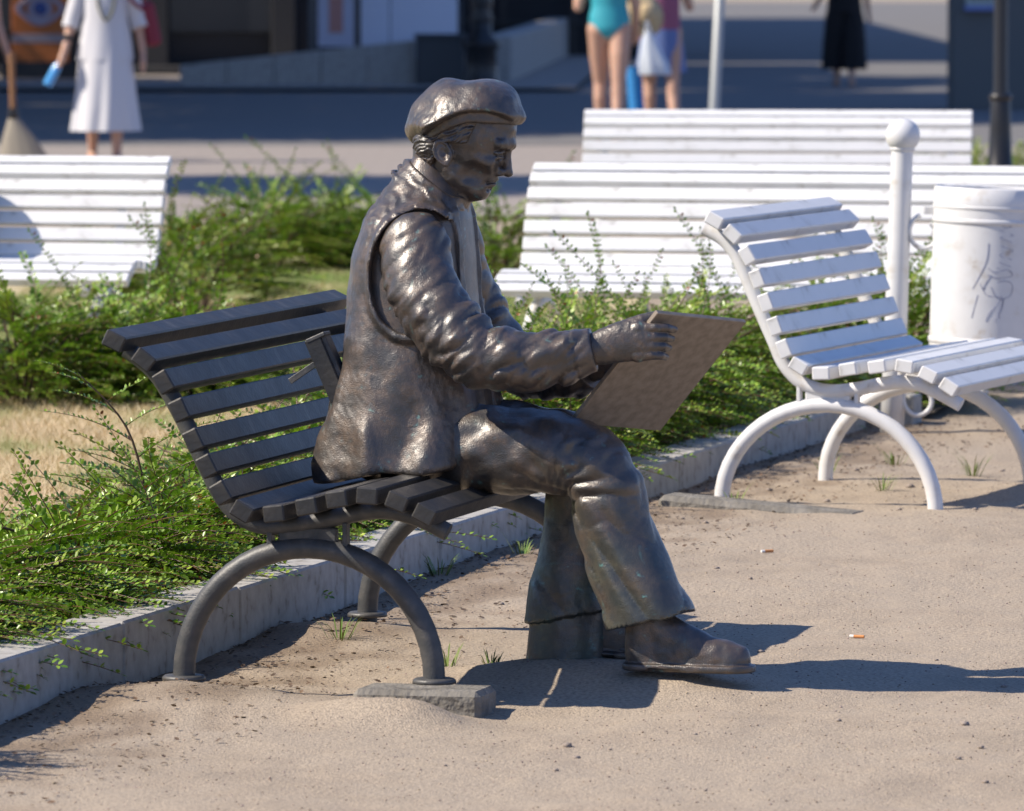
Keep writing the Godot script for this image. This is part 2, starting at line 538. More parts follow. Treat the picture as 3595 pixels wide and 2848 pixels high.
func hair(p: Vector3) -> float:
	# thick combed-back hair below the beret, from the temple round behind the ear
	var m := Vector3(p.x, p.y, absf(p.z))
	var d := ell(p, Vector3(.018, 1.256, 0), Vector3(.113, .1, .090))
	d = smin(d, ell(m, Vector3(-.052, 1.222, .048), Vector3(.042, .036, .036)), 0.02)
	d = smin(d, ell(m, Vector3(-.045, 1.195, .058), Vector3(.018, .024, .016)), 0.015)
	var q := p.y - p.x * 0.35 + nz.get_noise_3dv(p * 14.0) * 0.012
	d += sin(q * 520.0 + nz.get_noise_3dv(p * 40.0) * 3.0) * 0.0013 + nz.get_noise_3d(p.x * 25, q * 110.0, p.z * 25) * 0.003
	d = smax(d, p.x - 0.052 - (p.y - 1.245) * 0.5, 0.008)
	var low := 1.226 if p.x > -0.022 else 1.226 - (-0.022 - p.x) * 2.2
	d = smax(d, maxf(low, 1.172) - p.y, 0.006)
	return smax(d, p.y - 1.29, 0.01)

func beret(at: Vector3) -> float:
	var p := Vector3(.016 + (at.x - .016) / .945, 1.262 + (at.y - 1.262) / .955, at.z / .96)
	var d := ell(p, Vector3(.028, 1.285, 0), Vector3(.118, .092, .122))
	d = smin(d, ell(p, Vector3(.085, 1.318, 0), Vector3(.062, .062, .088)), 0.04)
	d = smin(d, cap(p, Vector3(-.03, 1.318, 0), Vector3(-.098, 1.25, 0), .055, .025), 0.05)
	d = smin(d, ell(p, Vector3(-.05, 1.268, 0), Vector3(.07, .035, .105)), 0.05)
	d = smin(d, ell(p, Vector3(.12, 1.286, 0), Vector3(.041, .018, .075)), 0.02)
	d += nz.get_noise_3dv(p * 9.0) * 0.007 + nf.get_noise_3dv(p * 40.0) * 0.0009
	# underside: the puff overhangs the headband
	var fold := 1.303 - 0.9 * pow(maxf(0.06 - p.x, 0.0), 1.5) * 1.45 - 0.25 * maxf(p.x - 0.1, 0.0) - absf(p.z) * 0.0
	var low := lerpf(fold - 0.022, fold, smoothstep(0.0, 0.1, absf(p.z)))
	d = smax(d, low - p.y, 0.012)
	# headband
	var base := 1.276 - 0.9 * pow(maxf(0.06 - p.x, 0.0), 1.5) * 1.3 - 0.06 * maxf(p.x - 0.06, 0.0)
	var b := (Vector2((p.x - .028) / .122, p.z / .094).length() - 1.0) * 0.1
	b = smax(absf(b) - 0.010, maxf(base - p.y, p.y - base - 0.04), 0.008)
	return smin(d, b, 0.006)

var figure := []

func bronze_man(at: Vector3, turn: float) -> void:
	var t := thing("bronze_statue", "dark bronze statue of a seated man in beret and vest, sketching", "statue", at, turn)
	for k in 4:
		var y := 0.803 - 0.0215 * k
		digits.append(Limb.new([[.482, y, .197, .0115, .0105], [.522 - .003 * k, y + .002, .196, .0108, .0105], [.548 - .005 * k, y + .001, .183, .010, .0098], [.560 - .007 * k, y - .004, .155, .0085, .0085]]))
		digits2.append(Limb.new([[.362 - .002 * k, .735 - .017 * k, -.06, .010, .010], [.395, .735 - .018 * k, -.04, .0098, .0098], [.405, .724 - .016 * k, -.018, .009, .009], [.395, .716 - .015 * k, -.005, .008, .008]]))
	var g := Geo.new()
	nets(g, "body", Vector3(-.34, -.03, -.36), Vector3(.66, 1.22, .37), 0.0062)
	nets(g, "head", Vector3(-.11, 1.07, -.1), Vector3(.15, 1.31, .1), 0.0026)
	nets(g, "near_hand", Vector3(.34, .70, .13), Vector3(.59, .86, .24), 0.0027)
	nets(g, "far_hand", Vector3(.26, .64, -.15), Vector3(.43, .77, .02), 0.0032)
	part("body", g.mesh(), M.bronze, t)
	part("vest", solid("vest", Vector3(-.35, .40, -.26), Vector3(.12, 1.22, .26), 0.0055), M.bronze, t)
	part("hair", solid("hair", Vector3(-.12, 1.17, -.11), Vector3(.1, 1.31, .11), 0.0027), M.bronze, t)
	part("beret", solid("beret", Vector3(-.15, 1.19, -.15), Vector3(.18, 1.4, .15), 0.004), M.bronze, t)
	part("shoe", solid("near_shoe", Vector3(.39, -.01, .07), Vector3(.76, .2, .21), 0.0045), M.bronze, t)
	part("shoe", solid("far_shoe", Vector3(.17, -.01, -.21), Vector3(.56, .2, -.07), 0.007), M.bronze, t)

# ------------------------------------------------------------------ benches
const DARK := [[-.127, .783, -24.7], [-.055, .741, -36.6], [-.009, .69, -59.0], [.028, .626, -64.3], [.063, .557, -63.5], [.094, .498, -62.3], [.127, .437, -59.3], [.177, .395, -30.5], [.253, .391, 6.8], [.331, .409, 10.5], [.403, .427, 8.6], [.475, .436, -3.7], [.545, .424, -21.4], [.609, .396, -26.9]]
const DARK_RAIL := [[-.135, .757], [-.068, .706], [-.017, .63], [.039, .521], [.09, .424], [.135, .375], [.203, .352], [.327, .367], [.439, .391], [.506, .391], [.57, .374], [.632, .345]]
const WHITE := [[-.004, .857, -27.9], [.051, .816, -42.0], [.098, .752, -58.8], [.130, .683, -68.1], [.157, .612, -68.3], [.186, .541, -69.0], [.214, .473, -66.7], [.259, .422, -30.3], [.330, .401, 1.9], [.415, .415, 9.1], [.505, .424, 7.9], [.590, .427, -8.4], [.663, .403, -25.6], [.727, .368, -32.2]]
const WHITE_RAIL := [[-.055, .828], [.001, .8], [.042, .756], [.068, .705], [.099, .635], [.132, .561], [.166, .488], [.193, .429], [.238, .378], [.292, .352], [.359, .344], [.438, .355], [.5, .368], [.558, .376], [.616, .37], [.674, .348], [.748, .31]]

func bench(called: String, label: String, prof: Array, rail: Array, width: float, length: float, legs: Array, feet: Array, mats: Array, group: String, at: Vector3, turn: float, plates := false, size := 1.0) -> Node3D:
	# x forward, z along the bench; near end at z = 0, the rest at negative z
	var t := thing(called, label, "bench", at, turn, group)
	t.scale = Vector3.ONE * size
	var slat := box(Vector3(width, 0.039, length), 0.0035)
	for k in prof.size():
		var s: Array = prof[k]
		var b := Basis(Vector3(0, 0, 1), deg_to_rad(s[2]))
		part("slat", slat, mats[k % 2], t, Transform3D(b, Vector3(s[0], s[1], -length * 0.5 + rng.randf_range(-.003, .003))))
	var rp := []
	for r in rail: rp.append(Vector3(r[0], r[1], 0))
	var rm := tube(spline(rp, 4), 0.021, -1.0, 16)
	var arch := []
	var half: float = (feet[1][0] - feet[0][0]) * 0.5
	var mid: float = (feet[1][0] + feet[0][0]) * 0.5
	var top: float = feet[2]
	for k in 25:
		var a := PI - PI * k / 24.0
		var foot: float = feet[0][1] if k < 12 else feet[1][1]
		arch.append(Vector3(mid + half * cos(a), foot + (top - foot) * sin(a), 0))
	arch.push_front(arch[0] + Vector3(0, -.05, 0))
	arch.append(arch[arch.size() - 1] + Vector3(0, -.05, 0))
	var am := tube(PackedVector3Array(arch), 0.0255 if plates else 0.0235, -1.0, 20)
	var web := box(Vector3(.012, .07, .03), .002)
	var saddle := box(Vector3(.14, .035, .024), .004)
	var plate := lathe([Vector2(0, .008), Vector2(.045, .008), Vector2(.05, .004), Vector2(.051, -.004), Vector2(0, -.004)], 20)
	for z in legs:
		part("rail", rm, mats[2], t, Transform3D(Basis.IDENTITY, Vector3(0, 0, z)))
		var leg := part("leg_arch", am, mats[2], t, Transform3D(Basis.IDENTITY, Vector3(0, 0, z)))
		part("saddle", saddle, mats[2], t, Transform3D(Basis.IDENTITY, Vector3(mid, top + .03, z)))
		for x in [-.09, .09]: part("bracket", web, mats[2], leg, Transform3D(Basis.IDENTITY, Vector3(mid + x, top + .025, 0)))
		if plates:
			for f in 2: part("foot_plate", plate, mats[2], leg, Transform3D(Basis.IDENTITY, Vector3(feet[f][0], feet[f][1] - .006, 0)))
	return t

# ------------------------------------------------------------------ plants
func leaf(g: Geo, at: Vector3, dir: Vector3, up: Vector3, size: float, col: Color) -> void:
	var side := dir.cross(up).normalized()
	var n := side.cross(dir).normalized()
	if n.dot(up) < 0: n = -n
	var w := size * 0.29
	var p := [at, at + dir * size * 0.3 + side * w - n * size * 0.0 , at + dir * size * 0.68 + side * w * 0.85 + n * size * .01, at + dir * size - n * size * .08, at + dir * size * 0.68 - side * w * 0.85 + n * size * .01, at + dir * size * 0.3 - side * w]
	var mid := at + dir * size * 0.5 - n * size * 0.07
	var s := g.v.size()
	for k in 6:
		var o: float = [0.0, .5, .45, 0.0, -.45, -.5][k]
		g.add(p[k], (n - side * o * 0.7).normalized(), col)
	var c := g.add(mid, n, col.darkened(0.12))
	for k in 6: g.tri(c, s + k, s + (k + 1) % 6)

func sprig(length: float, pairs: int, size: float, seed_: int, curl := 0.25) -> ArrayMesh:
	var r := RandomNumberGenerator.new()
	r.seed = seed_
	var g := Geo.new()
	var path := PackedVector3Array()
	for k in 9:
		var t := k / 8.0
		path.append(Vector3(t * length, -curl * length * t * t + 0.12 * length * t, sin(t * 3.0 + seed_) * 0.02 * length * 3.0))
	add_tube(g, path, 0.0022, 0.0008, 5, Color(.16, .085, .05))
	for k in pairs:
		var t := (k + 0.6) / pairs
		var f := t * 8.0
		var i0 := mini(int(f), 7)
		var p := path[i0].lerp(path[i0 + 1], f - i0)
		var d := (path[i0 + 1] - path[i0]).normalized()
		for s in [-1.0, 1.0]:
			if r.randf() < 0.16: continue
			var dir := (d * r.randf_range(.35, .9) + Vector3(0, r.randf_range(.1, .75), s * r.randf_range(.6, 1.0))).normalized()
			var up := (Vector3.UP + Vector3(r.randf_range(-.5, .5), 0, r.randf_range(-.6, .6))).normalized()
			var sz := size * r.randf_range(.7, 1.15) * (1.0 - 0.35 * t * t)
			var v := r.randf()
			var col := Color(.15, .27, .035).lerp(Color(.36, .50, .07), v * (0.4 + 0.6 * t))
			if r.randf() < 0.015: col = Color(.30, .10, .02)
			leaf(g, p + Vector3(0, 0, s * .002), dir, up, sz, col)
		if k == pairs - 1:
			leaf(g, path[8], d, Vector3.UP, size * .7, Color(.11, .21, .03))
	return g.mesh()

var sprigs := []
var shoots := []

func shrub(label: String, at: Vector3, rx: float, rz: float, high: float, count: int, lean := Vector3(.25, 0, .1), shoot_n := 3, scale_ := 1.0) -> Node3D:
	var t := thing("shrub", label, "shrub", at, 0.0, "small-leaved shrubs in the planting bed")
	var lists := [[], [], []]
	var tints := [[], [], []]
	for k in count:
		var a := rng.randf() * TAU
		var q := sqrt(rng.randf())
		var dome := high * (1.0 - 0.75 * q * q)
		var y := dome * pow(rng.randf(), 0.42) * 0.84
		var p := Vector3(cos(a) * q * rx * 0.85, y, sin(a) * q * rz * 0.85)
		var dir := (Vector3(cos(a) * (0.5 + q), rng.randf_range(0.05, 0.75) * (1.2 - q), sin(a) * (0.5 + q)) + lean + Vector3(rng.randf_range(-.5, .5), 0, rng.randf_range(-.5, .5))).normalized()
		var z := dir.cross(Vector3.UP).normalized()
		z = z.rotated(dir, rng.randf_range(-.5, .5))
		var b := Basis(dir, z.cross(dir), z).scaled(Vector3.ONE * rng.randf_range(.65, 1.1) * scale_)
		var w := rng.randi() % 3
		# few sprigs reach over the kerb
		var tip := at + p + dir * .24
		if tip.x > -1.145 + 0.2475 * (-tip.z - 16.92) - .01 and rng.randf() > .34 and at.z > -27.0: continue
		if (at + p).x > -1.145 + 0.2475 * (-(at + p).z - 16.92) - .15 and at.z > -27.0: continue
		lists[w].append(Transform3D(b, p - dir * 0.06))
		var f := rng.randf_range(.72, 1.2)
		tints[w].append(Color(f * rng.randf_range(.9, 1.2), f, f * .9))
	for w in 3: copies("foliage", sprigs[w], M.leaf, lists[w], tints[w], t)
	var g := Geo.new()
	for k in 14:
		var a := rng.randf() * TAU
		var e := Vector3(cos(a) * rx * .7, high * rng.randf_range(.5, .9), sin(a) * rz * .7)
		add_tube(g, spline([Vector3(cos(a) * .05, 0, sin(a) * .05), e * .5 + Vector3(0, .06, 0), e], 4), 0.006, 0.002, 5)
	part("stem", g.mesh(), M.stem, t)
	for k in shoot_n:
		var a := rng.randf() * TAU
		var dir := Vector3(cos(a) * .55 + lean.x * .4, rng.randf_range(.6, 1.1), sin(a) * .4).normalized()
		var z := dir.cross(Vector3(0.3, .2, 1)).normalized()
		var b := Basis(dir, z.cross(dir), z).scaled(Vector3.ONE * rng.randf_range(.7, 1.15) * scale_)
		part("shoot", shoots[rng.randi() % 2], M.leaf, t, Transform3D(b, Vector3(rng.randf_range(-.6, .6) * rx, high * .55, rng.randf_range(-.6, .6) * rz)))
	return t

func ground_y(x: float, z: float) -> float:
	var d := -z
	var y := -0.052 + 0.042 * smoothstep(18.2, 22.0, d)
	y += (nz.get_noise_2d(x * 1.1, z * .8) * 0.007 + nz.get_noise_2d(x * 5.0, z * 3.0) * 0.0025 + nf.get_noise_2d(x * 9.0 + 40.0, z * 7.0) * 0.0035) * smoothstep(40.0, 25.0, d)
	for m in [[-.79, 17.42, .045, .30], [-.30, 17.12, .05, .17], [-.2, 17.06, .025, .10], [.36, 17.78, .045, .22], [.1, 18.0, .045, .25], [-.05, 17.15, -.02, .28], [-.43, 19.1, .03, .2], [-.5, 17.3, .01, .2], [1.25, 22.1, .012, .25], [.62, 22.85, .012, .3]]:
		var q: float = Vector2(x - m[0], d - m[1]).length() / m[3]
		if q < 3.0: y += m[2] * exp(-q * q)
	return y

func spot(px: float, d: float) -> Vector3:      # a place on the ground: sideways by the angle seen, d metres away
	var x := (px - 1078.0) / 16000.0 * d
	return Vector3(x, ground_y(x, -d), -d)

# ------------------------------------------------------------------ materials
func noise_tex(freq: float, size: int, ramp: Array, oct := 4, seed_ := 1, type := FastNoiseLite.TYPE_SIMPLEX_SMOOTH) -> NoiseTexture2D:
	var n := FastNoiseLite.new()
	n.seed = seed_
	n.noise_type = type
	n.frequency = freq
	n.fractal_octaves = oct
	var t := NoiseTexture2D.new()
	t.width = size
	t.height = size
	t.seamless = true
	t.noise = n
	if ramp.size():
		var gr := Gradient.new()
		var offs := PackedFloat32Array()
		var cols := PackedColorArray()
		for r in ramp:
			offs.append(r[0]); cols.append((r[1] as Color).linear_to_srgb())
		gr.offsets = offs
		gr.colors = cols
		t.color_ramp = gr
	return t

func mat(col: Color, rough := 0.6, metal := 0.0) -> StandardMaterial3D:
	var m := StandardMaterial3D.new()
	m.albedo_color = col.linear_to_srgb()
	m.roughness = rough
	m.metallic = metal
	return m

func relief(m: StandardMaterial3D, t: Texture2D, cm: float) -> void:
	m.heightmap_enabled = true
	m.heightmap_texture = t
	m.heightmap_scale = cm

func tri(m: StandardMaterial3D, per_metre: float, world := false) -> StandardMaterial3D:
	m.uv1_triplanar = true
	m.uv1_world_triplanar = world
	m.uv1_scale = Vector3.ONE * per_metre
	return m

func materials() -> void:
	# bronze: brown wax over metal, worn and with verdigris flecks
	var b := tri(mat(Color.WHITE, 0.47, 0.25), 2.3)
	b.metallic_specular = 0.9
	b.clearcoat_enabled = true
	b.clearcoat = 0.4
	b.clearcoat_roughness = 0.33
	b.vertex_color_use_as_albedo = true
	b.albedo_texture = noise_tex(0.007, 1024, [[0.0, Color(.05, .10, .10)], [.12, Color(.034, .033, .034)], [.36, Color(.048, .042, .039)], [.56, Color(.076, .056, .045)], [.70, Color(.118, .081, .057)], [.80, Color(.070, .061, .056)], [.86, Color(.085, .083, .078)], [.92, Color(.13, .25, .23)], [1.0, Color(.18, .35, .33)]], 7, 5)
	b.roughness_texture = noise_tex(0.02, 512, [[0.0, Color(.62, .62, .62)], [.5, Color(.9, .9, .9)], [1.0, Color(1.3, 1.3, 1.3)]], 4, 6)
	relief(b, noise_tex(0.10, 1024, [], 4, 8), 0.085)
	M.bronze = b
	var bd := tri(mat(Color.WHITE, 0.5, 0.5), 3.0)
	bd.albedo_texture = noise_tex(0.02, 512, [[0.0, Color(.24, .20, .155)], [.5, Color(.32, .265, .21)], [1.0, Color(.38, .32, .26)]], 6, 15)
	relief(bd, noise_tex(0.12, 512, [], 3, 16), 0.02)
	M.board = bd
	for k in 2:
		var s := tri(mat(Color.WHITE, 0.42, 0.35), 2.0)
		s.albedo_texture = noise_tex(0.008, 512, [[0.0, Color(.028, .03, .034)], [.5, Color(.038, .037, .036)], [.8, Color(.052, .048, .044)], [1.0, Color(.09, .085, .075)]], 6, 20 + k)
		s.roughness_texture = noise_tex(0.012, 512, [[0.0, Color(.7, .7, .7)], [1.0, Color.WHITE]], 4, 22)
		relief(s, noise_tex(0.06, 512, [], 3, 23), 0.06)
		s.roughness = 0.5
		s.metallic = 0.2
		M["slat%d" % k] = s
	var l := tri(mat(Color.WHITE, 0.5, 0.25), 3.0)
	l.albedo_texture = noise_tex(0.012, 512, [[0.0, Color(.05, .055, .06)], [.6, Color(.085, .085, .085)], [1.0, Color(.14, .13, .12)]], 5, 25)
	relief(l, noise_tex(0.08, 512, [], 3, 26), 0.05)
	M.darkleg = l
	for k in 2:
		var w := tri(mat(Color.WHITE, 0.38), 1.7)
		w.albedo_texture = noise_tex(0.006, 512, [[0.0, Color(.42, .41, .39)], [.13, Color(.64, .64, .63)], [.3, Color(.70, .705, .705)], [1.0, Color(.74, .74, .74)]], 6, 30 + k)
		relief(w, noise_tex(0.05, 512, [], 3, 33), 0.025)
		M["white%d" % k] = w
	var wt := tri(mat(Color.WHITE, 0.35), 2.0)
	wt.albedo_texture = noise_tex(0.01, 512, [[0.0, Color(.30, .22, .16)], [.17, Color(.60, .57, .53)], [.36, Color(.69, .69, .69)], [1.0, Color(.74, .74, .74)]], 6, 36)
	M.whitetube = wt
	var sand := tri(mat(Color.WHITE, 0.95), 0.55, true)
	sand.albedo_texture = noise_tex(0.06, 2048, [[0.0, Color(.15, .12, .09)], [.3, Color(.285, .236, .182)], [.55, Color(.385, .312, .232)], [1.0, Color(.48, .40, .305)]], 7, 40)
	sand.vertex_color_use_as_albedo = true
	relief(sand, noise_tex(0.12, 2048, [], 5, 41), 0.30)
	M.sand = sand
	var pave := tri(mat(Color.WHITE, 0.9), 0.4, true)
	pave.albedo_texture = noise_tex(0.03, 1024, [[0.0, Color(.22, .19, .165)], [1.0, Color(.36, .315, .28)]], 5, 42)
	M.pave = pave
	var asph := tri(mat(Color.WHITE, 0.9), 0.3, true)
	asph.albedo_texture = noise_tex(0.05, 1024, [[0.0, Color(.115, .112, .11)], [1.0, Color(.20, .19, .18)]], 5, 43)
	M.asphalt = asph
	var con := tri(mat(Color.WHITE, 0.9), 1.2, true)
	con.albedo_texture = noise_tex(0.012, 1024, [[0.0, Color(.17, .15, .125)], [.3, Color(.34, .325, .30)], [1.0, Color(.46, .445, .42)]], 6, 45)
	relief(con, noise_tex(0.06, 512, [], 4, 46), 0.12)
	M.concrete = con
	var foot := tri(mat(Color.WHITE, 0.95), 1.5, true)
	foot.albedo_texture = noise_tex(0.015, 512, [[0.0, Color(.10, .09, .075)], [.5, Color(.185, .172, .15)], [1.0, Color(.27, .25, .22)]], 6, 52)
	relief(foot, noise_tex(0.06, 512, [], 5, 53), 0.5)
	M.footing = foot
	var lf := mat(Color.WHITE, 0.34)
	lf.vertex_color_use_as_albedo = true
	lf.backlight_enabled = true
	lf.backlight = Color(.55, .65, .35)
	M.leaf = lf
	M.stem = mat(Color(.10, .062, .04), 0.8)
	var gr := mat(Color.WHITE, 0.7)
	gr.vertex_color_use_as_albedo = true
	gr.backlight_enabled = true
	gr.backlight = Color(.3, .3, .2)
	M.grass = gr
	var soil := tri(mat(Color.WHITE, 0.95), 0.8, true)
	soil.albedo_texture = noise_tex(0.05, 1024, [[0.0, Color(.05, .04, .03)], [.6, Color(.11, .085, .06)], [1.0, Color(.2, .15, .1)]], 6, 47)
	M.soil = soil
	var lawn := tri(mat(Color.WHITE, 0.95), 0.35, true)
	lawn.albedo_texture = noise_tex(0.012, 1024, [[0.0, Color(.22, .22, .08)], [.4, Color(.40, .34, .18)], [.7, Color(.54, .43, .26)], [1.0, Color(.62, .50, .33)]], 6, 48)
	M.lawn = lawn
	var stone := tri(mat(Color.WHITE, 0.8), 6.0)
	stone.albedo_texture = noise_tex(0.03, 256, [[0.0, Color(.16, .13, .11)], [.5, Color(.27, .22, .19)], [1.0, Color(.4, .37, .33)]], 4, 49)
	M.stone = stone
	M.iron = mat(Color(.018, .018, .02), 0.35)
	M.facade = mat(Color(.03, .03, .033), 0.8)
	M.skin = mat(Color(.52, .31, .22), 0.55)
	M.skin.subsurf_scatter_enabled = true
	M.skin.subsurf_scatter_strength = 0.15

# ------------------------------------------------------------------ people (cells of 14 mm, they stand far back)
func person(label: String, at: Vector3, turn: float, arms: Array, stride: float, tall := 1.66) -> Node3D:
	var t := thing("person", label, "person", at, turn)
	var k := tall / 1.66
	figure = [
		Limb.new([[0, .92, 0, .1, .16], [0, 1.05, 0, .095, .135], [0, 1.22, .0, .105, .15], [0, 1.34, 0, .085, .16]], Vector3(1, 0, 0)),
		Limb.new([[0, 1.34, 0, .05, .055], [0, 1.45, .02, .048, .052]], Vector3(1, 0, 0)),
		Limb.new([[0, 1.50, .025, .088, .072], [0, 1.57, .01, .098, .076]], Vector3(1, 0, 0)),
	]
	for s in [-1.0, 1.0]:
		var f: float = stride * s
		figure.append(Limb.new([[.085 * s, .9, 0, .095, .09], [.085 * s, .70, f * .35, .082, .08], [.08 * s, .48, f * .62, .056, .056], [.08 * s, .36, f * .62 - .02, .058, .055], [.078 * s, .09, f - absf(f) * .3 - .02, .034, .034], [.08 * s, .05, f - absf(f) * .3, .036, .034]], Vector3(1, 0, 0)))
		figure.append(Limb.new([[.08 * s, .04, f - absf(f) * .3 - .03, .03, .034], [.085 * s, .028, f - absf(f) * .3 + .14, .022, .042]], Vector3(1, 0, 0)))
	for a in arms:
		figure.append(Limb.new([[a[0].x, a[0].y, a[0].z, .05, .05], [a[1].x, a[1].y, a[1].z, .038, .038], [a[2].x, a[2].y, a[2].z, .026, .028], [a[3].x, a[3].y, a[3].z, .036, .022]], Vector3(1, 0, 0)))
		var hd: Vector3 = (a[3] - a[2]).normalized()
		for j in 4:
			var o: Vector3 = a[3] + Vector3(0, 0, -.028 + .018 * j)
			figure.append(Limb.new([[o.x, o.y, o.z, .010, .010], [o.x + hd.x * .05, o.y + hd.y * .05, o.z + hd.z * .05 + .006, .009, .009], [o.x + hd.x * .075, o.y + hd.y * .075, o.z + .018, .008, .008]], Vector3(1, 0, 0)))
		figure.append(Limb.new([[a[3].x, a[3].y + .03, a[3].z + .02, .012, .012], [a[3].x + hd.x * .03, a[3].y + hd.y * .02, a[3].z + .05, .009, .009]], Vector3(1, 0, 0)))
	var g := Geo.new()
	nets(g, "person", Vector3(-.5, -.01, -.5), Vector3(.5, 1.7, .6), 0.014)
	part("body", g.mesh(), M.skin, t, Transform3D(Basis.from_scale(Vector3.ONE * k), Vector3.ZERO))
	var hm := SphereMesh.new()
	hm.radius = .1; hm.height = .2; hm.radial_segments = 20; hm.rings = 10
	part("hair", hm, M.hair, t, Transform3D(Basis.from_scale(Vector3(.86, 1.0, 1.05) * k), Vector3(0, 1.6, -.015) * k))
	return t

# ------------------------------------------------------------------ scene
func _ready() -> void:
	rng.seed = 77
	nz.seed = 3
	nz.frequency = 1.0
	nz.fractal_octaves = 1
	nf.seed = 9
	nf.frequency = 1.0
	nf.fractal_octaves = 2
	# camera: eye height, long lens, tilted down 3.6 degrees
	var cam := Camera3D.new()
	cam.name = "camera"
	cam.fov = 6.110
	cam.near = 0.5
	cam.far = 900.0
	var lens := CameraAttributesPhysical.new()
	lens.frustum_focal_length = 12.0 / tan(deg_to_rad(6.110 * 0.5))
	lens.frustum_focus_distance = 18.9
	lens.frustum_near = 0.5
	lens.frustum_far = 900.0
	lens.exposure_aperture = 8.3
	cam.attributes = lens
	add_child(cam)
	cam.position = Vector3(0, 1.72, 0)
	cam.rotation.x = -atan(995.0 / 16000.0)
	cam.fov = 6.110
	var we := WorldEnvironment.new()
	we.name = "environment"
	var env := Environment.new()
	var sky := Sky.new()
	var sm := ProceduralSkyMaterial.new()
	sm.sky_top_color = Color(.25, .36, .56)
	sm.sky_horizon_color = Color(.62, .72, .85)
	sm.sky_curve = 0.12
	sm.ground_bottom_color = Color(.34, .30, .25)
	sm.ground_horizon_color = Color(.55, .56, .56)
	sm.energy_multiplier = 1.3
	sky.sky_material = sm
	env.background_mode = Environment.BG_SKY
	env.sky = sky
	env.tonemap_mode = Environment.TONE_MAPPER_LINEAR
	env.tonemap_exposure = 1.47
	env.sdfgi_enabled = true
	env.ssao_enabled = true
	env.ssil_enabled = true
	we.environment = env
	add_child(we)
	var sun := DirectionalLight3D.new()
	sun.name = "sun"
	var el := deg_to_rad(43.0)
	var az := deg_to_rad(10.0)
	sun.light_energy = 1.5
	sun.light_color = Color(1.0, .955, .89)
	sun.light_angular_distance = 0.5
	sun.shadow_enabled = true
	add_child(sun)
	sun.look_at_from_position(Vector3.ZERO, Vector3(cos(el) * cos(az), -sin(el), -cos(el) * sin(az)))
	materials()
	M.hair = mat(Color(.08, .05, .03), 0.6)
	setting()
	benches()
	bronze_man(Vector3(-.13, 0, -17.94), -deg_to_rad(13.5))
	bronze_things()
	street_furniture()
	planting()
	small_things()
	background()
	people()

